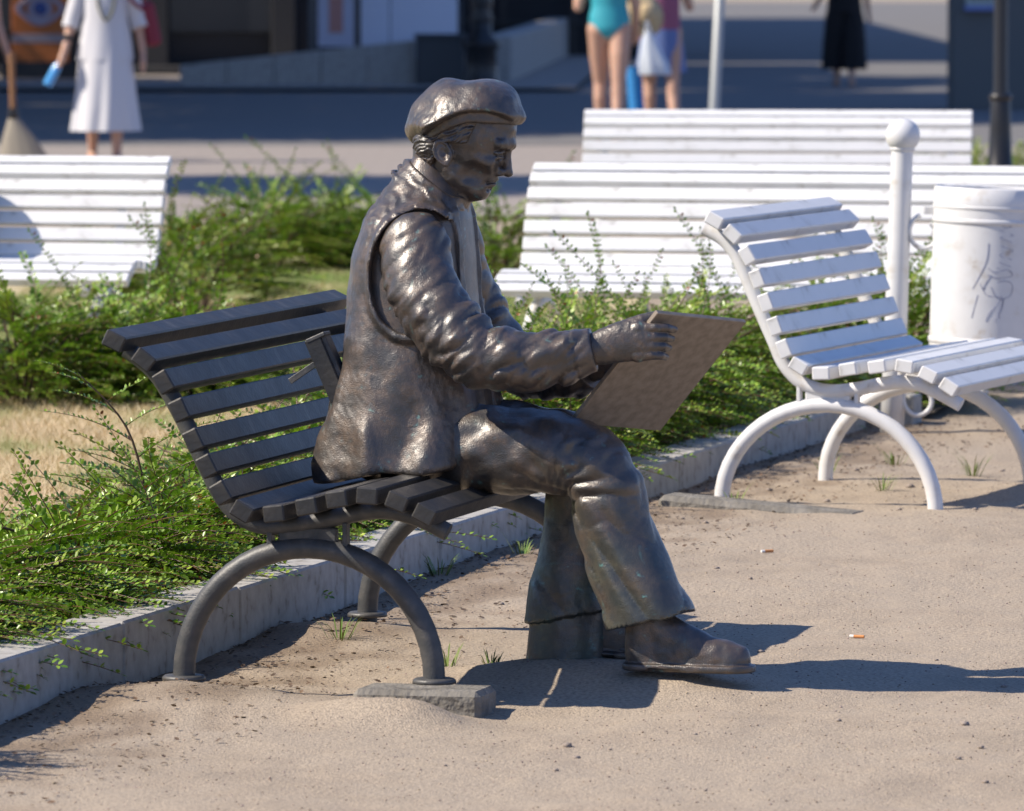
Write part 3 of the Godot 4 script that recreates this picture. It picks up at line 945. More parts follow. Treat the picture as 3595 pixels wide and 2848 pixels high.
func setting() -> void:
	# one ground sheet, fine near the bench
	var xs := []
	var zs := []
	for x in [-400, -200, -100, -50, -25, -12, -7, -5, -4, -3.2, -2.6]: xs.append(float(x))
	for k in range(0, 118): xs.append(-2.2 + k * 0.04)
	for x in [2.8, 3.6, 5, 8, 14, 30, 60, 120, 250, 400]: xs.append(float(x))
	for z in [400, 250, 150, 80, 40, 15, 5, 0, -6, -10, -12.5, -14]: zs.append(float(z))
	for k in range(0, 260): zs.append(-14.6 - k * 0.04)
	for z in [-25.3, -25.8, -26.5, -27.5, -29, -31, -34, -38, -45, -60, -90, -150, -300, -600]: zs.append(float(z))
	var g := Geo.new()
	var w := xs.size()
	for z in zs:
		for x in xs:
			var e := 0.02
			var nn := Vector3(ground_y(x - e, z) - ground_y(x + e, z), 2 * e, ground_y(x, z - e) - ground_y(x, z + e)).normalized()
			var kx: float = -1.145 + 0.2475 * (-z - 16.92)
			var litter := smoothstep(0.55, 0.05, x - kx + nz.get_noise_2d(x * 5.0, z * 3.0) * 0.25) * smoothstep(-29.0, -27.0, z)
			var f := 1.0 + nz.get_noise_2d(x * 1.3, z * 0.9) * 0.10 + nf.get_noise_2d(x * 6.0, z * 3.5) * 0.12
			g.add(Vector3(x, ground_y(x, z), z), nn, Color(f, f * .99, f * .98).lerp(Color(.55, .49, .43), litter * 0.9))
	for j in zs.size() - 1:
		for i in w - 1: g.quad(j * w + i, j * w + i + 1, (j + 1) * w + i + 1, (j + 1) * w + i)
	struct("ground", g.mesh(), M.sand)
	# sheets: planting soil, dry lawn, pavements and roads
	sheet("planting_soil", [Vector2(-2.9, 14.0), Vector2(-1.87, 14.0), Vector2(1.28, 26.9), Vector2(.2, 26.9)], 0.035, M.soil)
	sheet("planting_soil", [Vector2(.2, 27.04), Vector2(1.5, 27.04), Vector2(1.75, 28.5), Vector2(.4, 28.5)], 0.012, M.soil)
	sheet("lawn", [Vector2(-9, 13), Vector2(-2.8, 13.5), Vector2(.3, 26.8), Vector2(.6, 27.4), Vector2(.6, 41.0), Vector2(-9, 41.0)], 0.02, M.lawn)
	sheet("pavement", [Vector2(-60, 46), Vector2(30, 46), Vector2(30, 61.4), Vector2(-60, 61.4)], 0.004, M.pave)
	sheet("road", [Vector2(-80, 61.4), Vector2(80, 61.4), Vector2(80, 82), Vector2(-80, 82)], 0.006, M.asphalt)
	sheet("road", [Vector2(.7, 82), Vector2(14, 82), Vector2(24, 190), Vector2(4, 190)], 0.008, M.asphalt)
	sheet("pavement", [Vector2(-60, 82), Vector2(.68, 82), Vector2(3.9, 190), Vector2(-60, 190)], 0.05, M.pave)
	# kerb of concrete blocks along the planting bed
	var k := Node3D.new()
	put(k, "kerb")
	k.set_meta("kind", "structure")
	var blk := box(Vector3(.15, .30, .992), .006)
	for i in 13:
		var d := 14.47 + i * 0.968
		var x := -1.145 + 0.2475 * (d - 16.92)
		part("kerb_stone", blk, M.concrete, k, Transform3D(Basis(Vector3.UP, -atan(.2475)) * Basis(Vector3.UP, rng.randf_range(-.004, .004)), Vector3(x - .075, -.052 + rng.randf_range(-.003, .003) - .01 * smoothstep(18, 24, d), -d)))
	var cb := box(Vector3(.9, .30, .15), .006)
	part("kerb_stone", cb, M.concrete, k, Transform3D(Basis(Vector3.UP, -atan(.2475)), Vector3(1.0, -.06, -26.95)))
	# dry grass blades on the lawn
	var bl := Geo.new()
	for j in 7:
		var a := j * 0.9
		var o := Vector3(cos(a * 3.1), 0, sin(a * 2.3)) * .02
		var tip := o + Vector3(cos(a) * .04, .022 + .008 * (j % 3), sin(a) * .04)
		var sd := Vector3(-sin(a), 0, cos(a)) * .0016
		bl.flat([o - sd, o + sd, tip], Vector3(cos(a) * -.3, .9, sin(a) * -.3).normalized())
	var where := []
	var tints := []
	for j in 52000:
		var d := rng.randf_range(19.0, 39.0)
		var kx := -1.145 + 0.2475 * (d - 16.92)
		var x := rng.randf_range(-2.3, 0.4)
		if x > kx - 0.75: continue
		var s := rng.randf_range(.6, 1.3)
		where.append(Transform3D(Basis(Vector3.UP, rng.randf() * TAU).scaled(Vector3(s, s, s)), Vector3(x, .018, -d)))
		var gg := nz.get_noise_2d(x * 1.2, d * 0.6) + rng.randf_range(-.35, .35) + smoothstep(25.0, 32.0, d) * 0.8 + 0.1
		tints.append((Color(.66, .52, .32) * rng.randf_range(.6, 1.15)).lerp(Color(.20, .27, .07), clampf(gg, 0.0, 1.0)))
	copies("grass", bl.mesh(), M.grass, where, tints)

func sheet(called: String, pts: Array, y: float, m: Material) -> void:
	var poly := PackedVector2Array()
	for p in pts: poly.append(Vector2(p.x, -p.y))
	var g := Geo.new()
	for p in poly: g.add(Vector3(p.x, y, p.y), Vector3.UP)
	var idx := Geometry2D.triangulate_polygon(poly)
	for i in range(0, idx.size(), 3): g.tri(idx[i], idx[i + 1], idx[i + 2])
	struct(called, g.mesh(), m)

func benches() -> void:
	bench("slatted_bench", "dark metal bench that the bronze statue sits on", DARK, DARK_RAIL, .050, 2.03, [-.14, -1.83], [[0.0, 0.0], [.599, .006], .304], [M.slat0, M.slat1, M.darkleg], "", Vector3(-.794, 0, -17.4225), -deg_to_rad(13.5), true)
	var w := [M.white0, M.white1, M.whitetube]
	var g := "white slatted benches"
	bench("slatted_bench", "white bench seen from its end, between the drawing board and the litter bin", WHITE, WHITE_RAIL, .054, 1.30, [-.07, -1.2], [[0.0, 0.0], [.671, -.021], .303], w, g, Vector3(.6117, 0, -22.858), -deg_to_rad(18.5))
	# benches that face the camera: forward turned towards +z
	bench("slatted_bench", "long white bench facing us behind the drawing board and the litter bin", WHITE, WHITE_RAIL, .058, 2.45, [-.12, -2.10], [[0.0, 0.0], [.671, 0.0], .303], w, g, Vector3(.085, .03, -29.6), -deg_to_rad(90 + 14), false, .9)
	bench("slatted_bench", "farthest white bench, its back showing above the long white bench", WHITE, WHITE_RAIL, .058, 2.18, [-.12, -2.06], [[0.0, 0.0], [.671, 0.0], .303], w, g, Vector3(.37, .03, -38.5), -deg_to_rad(90 + 6), false, .9)
	bench("slatted_bench", "white bench at the left edge behind the dry lawn and shrubs", WHITE, WHITE_RAIL, .058, 2.05, [-.25, -1.85], [[0.0, 0.0], [.671, 0.0], .303], w, g, Vector3(-3.17, .03, -30.8), -deg_to_rad(90 + 12), false, .9)

func bronze_things() -> void:
	# drawing board, held near its upper corner
	var f := Basis(Vector3.UP, -deg_to_rad(13.5))
	var o := Vector3(-.13, 0, -17.94)
	var a := Vector3(.5276, .8429, .2)
	var across := Vector3(.6841, .8109, -.06) - a
	var down := Vector3(.2962, .5765, .095) - a
	var nn := across.cross(down).normalized()
	var b := Basis(across.normalized(), -down.normalized(), -nn * -1.0)
	if b.determinant() < 0: b.z = -b.z
	var t := part("drawing_board", box(Vector3(across.length(), down.length(), .012), .0015), M.board)
	t.transform = Transform3D(f, o) * Transform3D(b.orthonormalized(), a + (across + down) * .5)
	tag(t, "flat brown bronze drawing board held by the seated statue above its knees", "drawing board")
	# flat case leaning on the back of the bench behind him
	var c := thing("portfolio_case", "narrow dark bronze case leaning against the bench back behind the statue", "case", Vector3(-.794, 0, -17.4225), -deg_to_rad(13.5))
	# near end of a slim open-topped box: side strip, rim and back panel
	var tilt := Basis(Vector3(0, 0, 1), deg_to_rad(-66.0))
	var ctr := Vector3(.268, .645, -.50)
	part("side_strip", box(Vector3(.27, .040, .012), .002), M.slat0, c, Transform3D(tilt, ctr))
	part("rim", box(Vector3(.27, .012, .05), .002), M.darkleg, c, Transform3D(tilt, ctr + Vector3(.022, .010, -.028)))
	part("end_cap", box(Vector3(.010, .050, .055), .002), M.darkleg, c, Transform3D(tilt, ctr + Vector3(-.046, .125, -.02)))
	part("back_panel", box(Vector3(.24, .006, .20), .001), M.slat1, c, Transform3D(tilt, ctr + Vector3(-.018, -.008, -.11)))
	part("hinge_flap", box(Vector3(.09, .014, .008), .001), M.darkleg, c, Transform3D(Basis(Vector3(0, 0, 1), deg_to_rad(34.0)), ctr + Vector3(-.075, .045, -.01)))

func street_furniture() -> void:
	# litter bin on a post with a ball
	var at := spot(1880, 26.35)
	at.y = -.01
	var t := thing("litter_bin", "white round litter bin with pen scribble, hung on a white post topped by a ball", "litter bin", at)
	t.rotation.z = deg_to_rad(-1.9)
	t.scale = Vector3.ONE * 1.0
	part("post", lathe([Vector2(0, -.1), Vector2(.043, -.1), Vector2(.040, .3), Vector2(.0375, .975), Vector2(.0375, .975), Vector2(.043, .98), Vector2(.043, .99), Vector2(0, .995)], 32), M.whitetube, t)
	var ball := SphereMesh.new()
	ball.radius = .060; ball.height = .120; ball.radial_segments = 40; ball.rings = 20
	part("ball", ball, M.whitetube, t, Transform3D(Basis.IDENTITY, Vector3(0, 1.03, 0)))
	var R := .196
	var bc := Vector3(.312, 0, .02)
	var prof := []
	for p in [[R - .006, .26], [R, .27], [R, .318], [R, .318], [R + .004, .322], [R + .005, .33], [R + .004, .338], [R, .342], [R, .342], [R, .735], [R, .735], [R + .004, .738], [R + .005, .745], [R + .004, .752], [R + .001, .755], [R + .001, .755], [R + .001, .785], [R + .001, .785], [R + .004, .789], [R + .004, .797], [R + .002, .80], [R + .002, .80], [R + .002, .858], [R - .004, .862], [R - .012, .858], [R - .012, .858], [R - .012, .30], [R - .012, .30], [0, .29]]:
		prof.append(Vector2(p[0], p[1]))
	var drum := part("drum", lathe(prof, 72), M.whitetube, t, Transform3D(Basis.IDENTITY, bc))
	for y in [.70, .12]:
		var pts := []
		for k in 30:
			var s := k / 29.0
			var an := PI * 0.62 + s * PI * 1.75
			var r := .058 * (1.0 - 0.52 * maxf(0.0, s - .45) / .55)
			pts.append(Vector3(.092 + r * cos(an), y + r * sin(an) * 1.05, .02))
		var g := Geo.new()
		add_tube(g, PackedVector3Array(pts), .0085, -1, 10)
		add_box(g, Vector3(.05, .028, .02), .003, Transform3D(Basis.IDENTITY, Vector3(.105, y + .075, .02)))
		part("scroll_bracket", g.mesh(), M.whitetube, t)
	# the scribble: pen strokes that lie on the drum
	var ink := mat(Color(.10, .12, .25), 0.6)
	var sc := Geo.new()
	var strokes := [[[.05, .72], [.08, .718], [.055, .70], [.085, .70], [.06, .69]], [[.05, .685], [.09, .668], [.05, .66], [.085, .645]], [[.055, .63], [.09, .615], [.05, .60], [.088, .585]], [[.05, .575], [.085, .56]], [[.045, .555], [.09, .54]], [[.02, .64], [.016, .58], [.0, .53], [-.02, .48]], [[.02, .555], [.04, .54], [.075, .55], [.09, .53], [.05, .52], [.02, .53]], [[.03, .53], [.01, .48], [.06, .51], [.09, .50], [.085, .46], [.05, .45], [.03, .49]], [[.0, .50], [.02, .46], [.06, .45], [.03, .40], [.02, .37]], [[.06, .46], [.065, .42], [.045, .37]], [[-.005, .46], [-.02, .38]], [[.07, .45], [.055, .40], [.06, .38]]]
	for s in strokes:
		var p := []
		for q in s:
			var an: float = PI * 0.5 + 0.20 - q[0] / R * 1.25
			p.append(bc + Vector3(cos(an) * (R + .0006), q[1] + .035, sin(an) * (R + .0006)))
		add_tube(sc, spline(p, 5), .0008, -1, 6, Color.WHITE)
	part("pen_scribble", sc.mesh(), ink, drum, Transform3D(Basis.IDENTITY, -bc))
	var db := thing("beach_bag", "round beach bag on the left white bench, beside the left edge of the picture", "bag", Vector3(-2.38, .415, -30.35))
	part("pouch", lathe([Vector2(0, 0), Vector2(.22, 0), Vector2(.29, .10), Vector2(.30, .22), Vector2(.25, .36), Vector2(.14, .45), Vector2(0, .47)], 32), mat(Color(.12, .2, .3), .9), db, Transform3D(Basis.from_scale(Vector3(1, 1, .55)), Vector3.ZERO))
	part("handle", tube(spline([Vector3(-.12, .42, 0), Vector3(0, .56, 0), Vector3(.12, .42, 0)], 6), .012), mat(Color(.4, .3, .2), .9), db)
	# cast-iron lamp post on the right
	var lp := thing("lamp_post", "slim black lamp post with a collar at the right edge behind the benches", "lamp post", spot(2106, 44.0))
	var shaft := part("shaft", lathe([Vector2(.15, -.05), Vector2(.15, .25), Vector2(.15, .25), Vector2(.075, .32), Vector2(.062, .60), Vector2(.058, .76), Vector2(.050, .78), Vector2(.050, .78), Vector2(.041, .84), Vector2(.038, 2.4), Vector2(.034, 3.4), Vector2(0, 3.4)], 24), M.iron, lp)
	part("collar", lathe([Vector2(.05, .755), Vector2(.066, .77), Vector2(.07, .785), Vector2(.062, .80), Vector2(.045, .81)], 24), M.iron, shaft)
	var lamp := Geo.new()
	add_lathe(lamp, [Vector2(.05, 3.38), Vector2(.12, 3.45), Vector2(.17, 3.8), Vector2(.05, 3.95), Vector2(0, 4.05)], 8)
	part("lantern", lamp.mesh(), M.iron, lp)
	# grey sign pole
	var sp := thing("sign_pole", "plain grey steel sign pole leaning a little, between the bathers and the woman in black", "pole", spot(1499, 60.0))
	sp.rotation.z = deg_to_rad(-2.8)
	part("pole", lathe([Vector2(.042, -.2), Vector2(.038, 2.6), Vector2(0, 2.6)], 20), mat(Color(.36, .38, .38), 0.5, 0.3), sp)
	part("sign_plate", box(Vector3(.5, .5, .02), .004), mat(Color(.3, .32, .34), .5, .3), sp, Transform3D(Basis.IDENTITY, Vector3(0, 2.35, -.05)))
	# concrete footings under bench feet
	var f1 := part("footing", box(Vector3(.30, .12, .17), .012), M.footing)
	f1.transform = Transform3D(Basis(Vector3.UP, -deg_to_rad(13.5)), Vector3(-.20, -.064, -17.33))
	tag(f1, "grey concrete footing under the front foot of the dark bench", "footing")
	var f2 := part("footing", box(Vector3(.62, .11, .15), .016), M.footing)
	f2.transform = Transform3D(Basis(Vector3.UP, -deg_to_rad(18.5)) * Basis(Vector3(0, 0, 1), deg_to_rad(-4.0)), Vector3(.75, -.038, -22.70))
	tag(f2, "long half-buried concrete footing under the rear foot of the white bench seen from its end", "footing")

func planting() -> void:
	for k in 3: sprigs.append(sprig(.26 + .04 * k, 18 + k, .025, 11 + k))
	for k in 2: shoots.append(sprig(.46, 26, .020, 31 + k, .12))
	var names := ["shrub at the lower left corner, low over the kerb", "low shrub at the left edge between kerb and dry lawn", "shrub behind the rear foot of the dark bench", "shrub with a tall thin shoot, behind the end of the dark bench", "shrub behind the dark bench back, beside the dry lawn", "shrub showing through the gaps of the dark bench back", "shrub directly behind the statue's back", "shrub seen between the statue's arms and its thighs", "shrub behind the statue's knees", "shrub behind the lower corner of the drawing board", "shrub behind the top of the drawing board, with shoots before the long white bench", "shrub behind the rear arch of the white bench seen from its end", "shrub seen through the slats of the white bench seen from its end", "last shrub of the bed, between the white post and the litter bin"]
	for i in 14:
		var d := 15.9 + i * 0.84 + (.2 if i == 0 else 0.0)
		var x := -1.145 + 0.2475 * (d - 16.92) - 0.60
		var hi: float = [.64, .23, .23, .24, .25, .27, .30, .34, .41, .46, .48, .50, .48, .48][i]
		var n: int = [500, 640, 680, 600, 520, 420, 400, 480, 620, 680, 680, 640, 560, 460][i]
		var sh := shrub(names[i], Vector3(x + (.09 if i < 6 else 0.0), .02, -d), .44 if i < 6 else .54, .55, hi, n, Vector3(.35, -.05, .25), [0, 0, 1, 0, 1, 0, 2, 3, 4, 5, 7, 7, 5, 5][i])
		if i == 4:      # the tall thin shoot that leans left before the dry lawn
			var foot := Vector3(-.90, .10, -19.4) - sh.position
			var sp := spline([foot, foot + Vector3(-.03, .16, .02), foot + Vector3(-.085, .36, .03), foot + Vector3(-.21, .50, .03)], 5)
			part("tall_shoot", tube(sp, .006, .0015, 6), M.stem, sh)
			for k in 11:
				var p := sp[mini(4 + k, sp.size() - 1)]
				var sd := 1.0 if k % 2 == 0 else -1.0
				var dir := Vector3(sd * .8 - .1, .45, rng.randf_range(-.4, .4)).normalized() if k < 10 else Vector3(-.85, .45, 0).normalized()
				var z := dir.cross(Vector3.UP).normalized()
				part("shoot", sprigs[k % 3], M.leaf, sh, Transform3D(Basis(dir, z.cross(dir), z).scaled(Vector3.ONE * lerpf(.95, .45, k / 10.0)), p))
	var back := [[250, 27.6, .45, "shrub under the left white bench, in front of its leg"], [40, 27.4, .5, "dense shrub at the left edge in front of the left white bench"], [-130, 27.6, .45, ""], [400, 27.7, .40, "shrub right of the left white bench's leg, behind the dry lawn"], [395, 34.0, .56, "tall shrub right of the left white bench's back"], [560, 38.3, .50, "tallest far shrub left of the statue"], [690, 38.8, .46, "far shrub nearest to the statue's back"], [1045, 36.5, .50, "far shrub between the statue's chest and the long white bench"], [820, 38.5, .42, "far shrub hidden mostly by the statue"]]
	for b in back:
		if b[3] == "": continue
		shrub(b[3], spot(b[0], b[1]), .5, .45, b[2], 330, Vector3(.1, .1, .1), 3, 1.05)
	shrub("shrub beside the white post, left of the litter bin", spot(1895, 28.0), .34, .4, .55, 330, Vector3(0, .1, .1), 4)
	shrub("shrub just below the seat of the long white bench, behind the nearer white bench", spot(1730, 27.5), .5, .35, .46, 380, Vector3(0, .1, .1), 4)
	# grass and weeds on the sand
	var weeds := [[940, 1392, 1.0], [925, 1212, 1.2], [1035, 1392, .6], [2050, 1012, 1.4], [715, 1335, 1.2], [1885, 985, 1.1], [1860, 1040, 1.0], [1745, 1005, 1.1], [1545, 1080, .8], [1100, 1170, .9]]
	var wl := ["small grass tuft on the sand between bench foot and statue", "grass tuft at the kerb foot below the dark seat", "thin grass blade before the statue's far leg", "grass tuft with one tall blade right of the white bench's front foot", "leafy weed at the far rear foot of the dark bench", "weed by the kerb behind the white bench's arch", "low weed under the white bench's seat", "weed at the white bench's far rear foot", "weed beside the long footing of the white bench", "grass stalks at the kerb near the statue's far leg"]
	for k in weeds.size():
		var wv: Array = weeds[k]
		var d: float = 1.74 * 16000.0 / (wv[1] + 141.0)
		var g := Geo.new()
		for j in 22:
			var a := rng.randf() * TAU
			var l: float = rng.randf_range(.025, .06) * wv[2] * (1.6 if j == 0 else 1.0)
			var o := Vector3(cos(a), 0, sin(a)) * rng.randf() * .03
			var tip := o + Vector3(cos(a) * l * .8, l, sin(a) * l * .8)
			var sd := Vector3(-sin(a), 0, cos(a)) * .0018
			var m := o.lerp(tip, .55) + Vector3(0, l * .18, 0)
			var col := Color(.10, .19, .03).lerp(Color(.22, .24, .08), rng.randf())
			g.flat([o - sd, o + sd, m + sd * .8, m - sd * .8], Vector3(-cos(a) * .5, .8, -sin(a) * .5).normalized(), col)
			g.flat([m - sd * .8, m + sd * .8, tip], Vector3(-cos(a) * .3, .9, -sin(a) * .3).normalized(), col)
		var w := part("weed", g.mesh(), M.grass)
		w.position = spot(wv[0], d) - Vector3(0, .003, 0)
		tag(w, wl[k], "weed")

func small_things() -> void:
	# pebbles one can tell apart, then fine gravel
	var shapes := []
	for k in 5:
		var sp := SphereMesh.new()
		sp.radius = 1; sp.height = 2; sp.radial_segments = 10; sp.rings = 6
		var arr := sp.get_mesh_arrays()
		var g := Geo.new()
		var v: PackedVector3Array = arr[Mesh.ARRAY_VERTEX]
		for q in v:
			var s := 1.0 + nz.get_noise_3dv(q * 0.9 + Vector3(k * 7, 0, 0)) * .5
			g.add(q * s * Vector3(1, .5, .8), q.normalized())
		var idx: PackedInt32Array = arr[Mesh.ARRAY_INDEX]
		for j in range(0, idx.size(), 3): g.tri(idx[j], idx[j + 1], idx[j + 2])
		shapes.append(g.mesh())
	for k in 46:
		var d := rng.randf_range(15.4, 24.5)
		var x := rng.randf_range(-.02, .066) * d
		if k % 4 == 0: x = rng.randf_range(-.06, .06) * d
		var kx := -1.145 + 0.2475 * (d - 16.92)
		if x < kx + .1: x = kx + rng.randf_range(.15, .9)
		var s := rng.randf_range(.004, .010) * (1.7 if k % 9 == 0 else 1.0)
		var p := part("pebble", shapes[k % 5], M.stone)
		p.transform = Transform3D(Basis(Vector3.UP, rng.randf() * TAU).scaled(Vector3.ONE * s), Vector3(x, ground_y(x, -d) + s * .25, -d))
		tag(p, "small stone lying loose on the sandy ground", "pebble", "pebbles on the sand")
	var where := []
	var tints := []
	for k in 9000:
		var d := rng.randf_range(14.6, 27.0)
		var x := rng.randf_range(-.07, .07) * d
		var kx := -1.145 + 0.2475 * (d - 16.92)
		if x < kx + .02: continue
		var s := rng.randf_range(.0009, .0032)
		where.append(Transform3D(Basis(Vector3.UP, rng.randf() * TAU).scaled(Vector3.ONE * s), Vector3(x, ground_y(x, -d) + s * .2, -d)))
		var f := rng.randf_range(.5, 1.5)
		tints.append(Color(f, f * rng.randf_range(.85, 1.0), f * rng.randf_range(.7, 1.0)))
	var gm: StandardMaterial3D = M.stone.duplicate()
	gm.vertex_color_use_as_albedo = true
	copies("gravel", shapes[0], gm, where, tints)
	# leaf litter at the kerb
	where = []
	tints = []
	var lg := Geo.new()
	leaf(lg, Vector3.ZERO, Vector3(1, 0.1, 0), Vector3.UP, .02, Color.WHITE)
	for k in 2600:
		var d := rng.randf_range(15.0, 27.0)
		var kx := -1.145 + 0.2475 * (d - 16.92)
		var x := kx + pow(rng.randf(), 2.0) * .6 + .01
		where.append(Transform3D(Basis.from_euler(Vector3(rng.randf_range(-.4, .4), rng.randf() * TAU, rng.randf_range(-.4, .4))).scaled(Vector3.ONE * rng.randf_range(.4, 1.0)), Vector3(x, ground_y(x, -d) + .004, -d)))
		tints.append(Color(.09, .06, .04).lerp(Color(.26, .16, .09), rng.randf() * rng.randf()))
	copies("leaf_litter", lg.mesh(), M.grass, where, tints)
	# two cigarette ends
	for q in [[1615, 21.25, .5, "orange-tipped cigarette end nearer to the white bench"], [1805, 19.0, -.4, "fainter cigarette end in the middle of the open sand"]]:
		var t := thing("cigarette_end", q[3], "cigarette end", spot(q[0], q[1]) + Vector3(0, .006, 0), q[2], "cigarette ends on the sand")
		part("filter", tube(PackedVector3Array([Vector3(-.005, 0, 0), Vector3(.022, 0, 0)]), .004, -1, 12), mat(Color(.58, .25, .09), .8), t)
		part("paper", tube(PackedVector3Array([Vector3(-.016, 0, 0), Vector3(-.0055, 0, 0)]), .0039, -1, 12), mat(Color(.8, .78, .74), .8), t)

func background() -> void:
	# low planter wall along the far pavement, rising to the right
	var wall := thing("planter_wall", "low grey concrete wall that rises to the right along the far pavement", "wall", spot(380, 84.0))
	for k in 5:
		var x0 := k * .52
		var g := Geo.new()
		var h0 := .27 + .055 * k
		var h1 := .27 + .055 * (k + 1)
		var fr := [Vector3(x0, -.05, 0), Vector3(x0 + .51, -.05, 0), Vector3(x0 + .51, h1, 0), Vector3(x0, h0, 0)]
		var bk := []
		for q in fr: bk.append(q - Vector3(0, 0, .35))
		g.flat(fr, Vector3(0, 0, 1))
		g.flat(bk, Vector3(0, 0, -1))
		g.flat([fr[3], fr[2], bk[2], bk[3]], Vector3(-.1, 1, 0).normalized())
		g.flat([fr[0], fr[3], bk[3], bk[0]], Vector3(-1, 0, 0))
		g.flat([fr[1], fr[2], bk[2], bk[1]], Vector3(1, 0, 0))
		part("wall_block", g.mesh(), M.concrete, wall)
	var run := spot(1215, 112.0) - spot(1050, 86.0)
	var wall2 := thing("planter_wall", "grey concrete wall running back behind the heavy lamp post", "wall", spot(1050, 86.0))
	for k in 4: part("wall_block", box(Vector3(Vector2(run.x, run.z).length() / 4.0 - .03, .62, .3), .02), M.concrete, wall2, Transform3D(Basis(Vector3.UP, atan2(-run.z, run.x)), Vector3(run.x, 0, run.z) * ((k + .5) / 4.0) + Vector3(0, .26, 0)))
	# dark shop front behind
	var shop := thing("shop_front", "dark shop building with black pillars and panes at the upper left", "building", Vector3(-9.6, 0, -89.5))
	part("wall", box(Vector3(14.4, 5.5, 8), .02), M.facade, shop, Transform3D(Basis.IDENTITY, Vector3(0, 2.75, -4.5)))
	part("plinth", box(Vector3(14.4, .16, .3), .02), M.facade, shop, Transform3D(Basis.IDENTITY, Vector3(0, .08, -.35)))
	part("roof", box(Vector3(15, .3, 9), .02), mat(Color(.1, .09, .085), .9), shop, Transform3D(Basis.IDENTITY, Vector3(0, 5.65, -4.5)))
	for k in 6:
		part("pillar", box(Vector3(.28, 5.2, .25), .01), mat(Color(.022, .022, .025), .6), shop, Transform3D(Basis.IDENTITY, Vector3(-.6 + k * 1.5, 2.6, -.4)))
	for k in 5:
		part("pane", box(Vector3(1.2, 2.4, .03), .004), mat(Color(.02, .022, .028), .12), shop, Transform3D(Basis.IDENTITY, Vector3(.15 + k * 1.5, 1.75, -.46)))
	var arc := thing("arcade", "dark wall and fence behind the banners and the heavy lamp post", "building", Vector3(-.6, 0, -104))
	part("wall", box(Vector3(5.2, 5.0, 6), .02), M.facade, arc, Transform3D(Basis.IDENTITY, Vector3(0, 2.5, -3.2)))
	part("roof", box(Vector3(5.6, .3, 6.6), .02), mat(Color(.1, .09, .085), .9), arc, Transform3D(Basis.IDENTITY, Vector3(0, 5.15, -3.2)))
	for k in 6: part("fence_post", box(Vector3(.07, 1.9, .07), .005), M.iron, arc, Transform3D(Basis.IDENTITY, Vector3(-2.4 + k * .96, .95, .1)))
	for y in [.5, 1.7]: part("fence_rail", box(Vector3(5.0, .05, .05), .004), M.iron, arc, Transform3D(Basis.IDENTITY, Vector3(0, y, .17)))

	var row := thing("row_building", "large grey building beyond the dark shop front, its shade across the road", "building", Vector3(-9.0, 0, -125.5))
	part("wall", box(Vector3(11, 9.0, 52), .03), mat(Color(.22, .21, .20), .9), row, Transform3D(Basis.IDENTITY, Vector3(0, 4.5, 0)))
	part("roof", box(Vector3(11.8, .5, 52.8), .05), mat(Color(.14, .10, .09), .9), row, Transform3D(Basis.IDENTITY, Vector3(0, 9.25, 0)))
	# orange panel with an almond eye
	var eye := thing("advert_panel", "orange panel with a pale almond-shaped eye at the upper left", "panel", spot(86, 87.6))
	part("base", box(Vector3(.9, .30, .3), .01), M.iron, eye, Transform3D(Basis.IDENTITY, Vector3(0, .1, 0)))
	var bd := part("board", box(Vector3(.66, 1.5, .08), .01), mat(Color(.55, .16, .035), .6), eye, Transform3D(Basis.IDENTITY, Vector3(0, .98, 0)))
	var gl := Geo.new()
	var up := []
	var dn := []
	for k in 15:
		var s := k / 14.0
		up.append(Vector3(-.27 + .54 * s, .86 + .17 * sin(PI * s), .045))
		dn.append(Vector3(-.27 + .54 * s, .86 - .17 * sin(PI * s), .045))
	add_tube(gl, PackedVector3Array(up), .028, -1, 8)
	add_tube(gl, PackedVector3Array(dn), .028, -1, 8)
	for k in 24:
		var a0 := TAU * k / 24
		var a1 := TAU * (k + 1) / 24
		gl.flat([Vector3(cos(a0) * .085, .86 + sin(a0) * .085, .05), Vector3(cos(a1) * .085, .86 + sin(a1) * .085, .05), Vector3(cos(a1) * .14, .86 + sin(a1) * .14, .05), Vector3(cos(a0) * .14, .86 + sin(a0) * .14, .05)], Vector3(0, 0, 1))
	part("eye_outline", gl.mesh(), mat(Color(.42, .38, .46), .6), bd, Transform3D(Basis.IDENTITY, Vector3(0, -.98, 0)))
	part("pupil", lathe([Vector2(0, .01), Vector2(.08, .01), Vector2(.08, 0)], 24), mat(Color(.06, .10, .30), .6), bd, Transform3D(Basis(Vector3(1, 0, 0), PI / 2), Vector3(0, -.12, .045)))
	part("stripe", box(Vector3(.66, .10, .09), .004), mat(Color(.40, .32, .32), .6), eye, Transform3D(Basis.IDENTITY, Vector3(0, .52, 0)))
	# framed poster
	var po := thing("framed_poster", "framed poster in pale and red tones on a stand by the dark shop front", "poster", spot(708, 87.8))
	part("frame", box(Vector3(.50, 1.5, .06), .01), M.iron, po, Transform3D(Basis.IDENTITY, Vector3(0, 1.13, 0)))
	part("sheet", box(Vector3(.42, 1.42, .012), .002), mat(Color(.50, .50, .60), .7), po, Transform3D(Basis.IDENTITY, Vector3(.0, 1.13, .034)))
	part("figure_patch", box(Vector3(.16, .8, .012), .002), mat(Color(.50, .24, .20), .7), po, Transform3D(Basis.IDENTITY, Vector3(.0, .98, .042)))
	for x in [-.2, .2]: part("leg", box(Vector3(.04, .4, .05), .004), M.iron, po, Transform3D(Basis.IDENTITY, Vector3(x, .19, 0)))
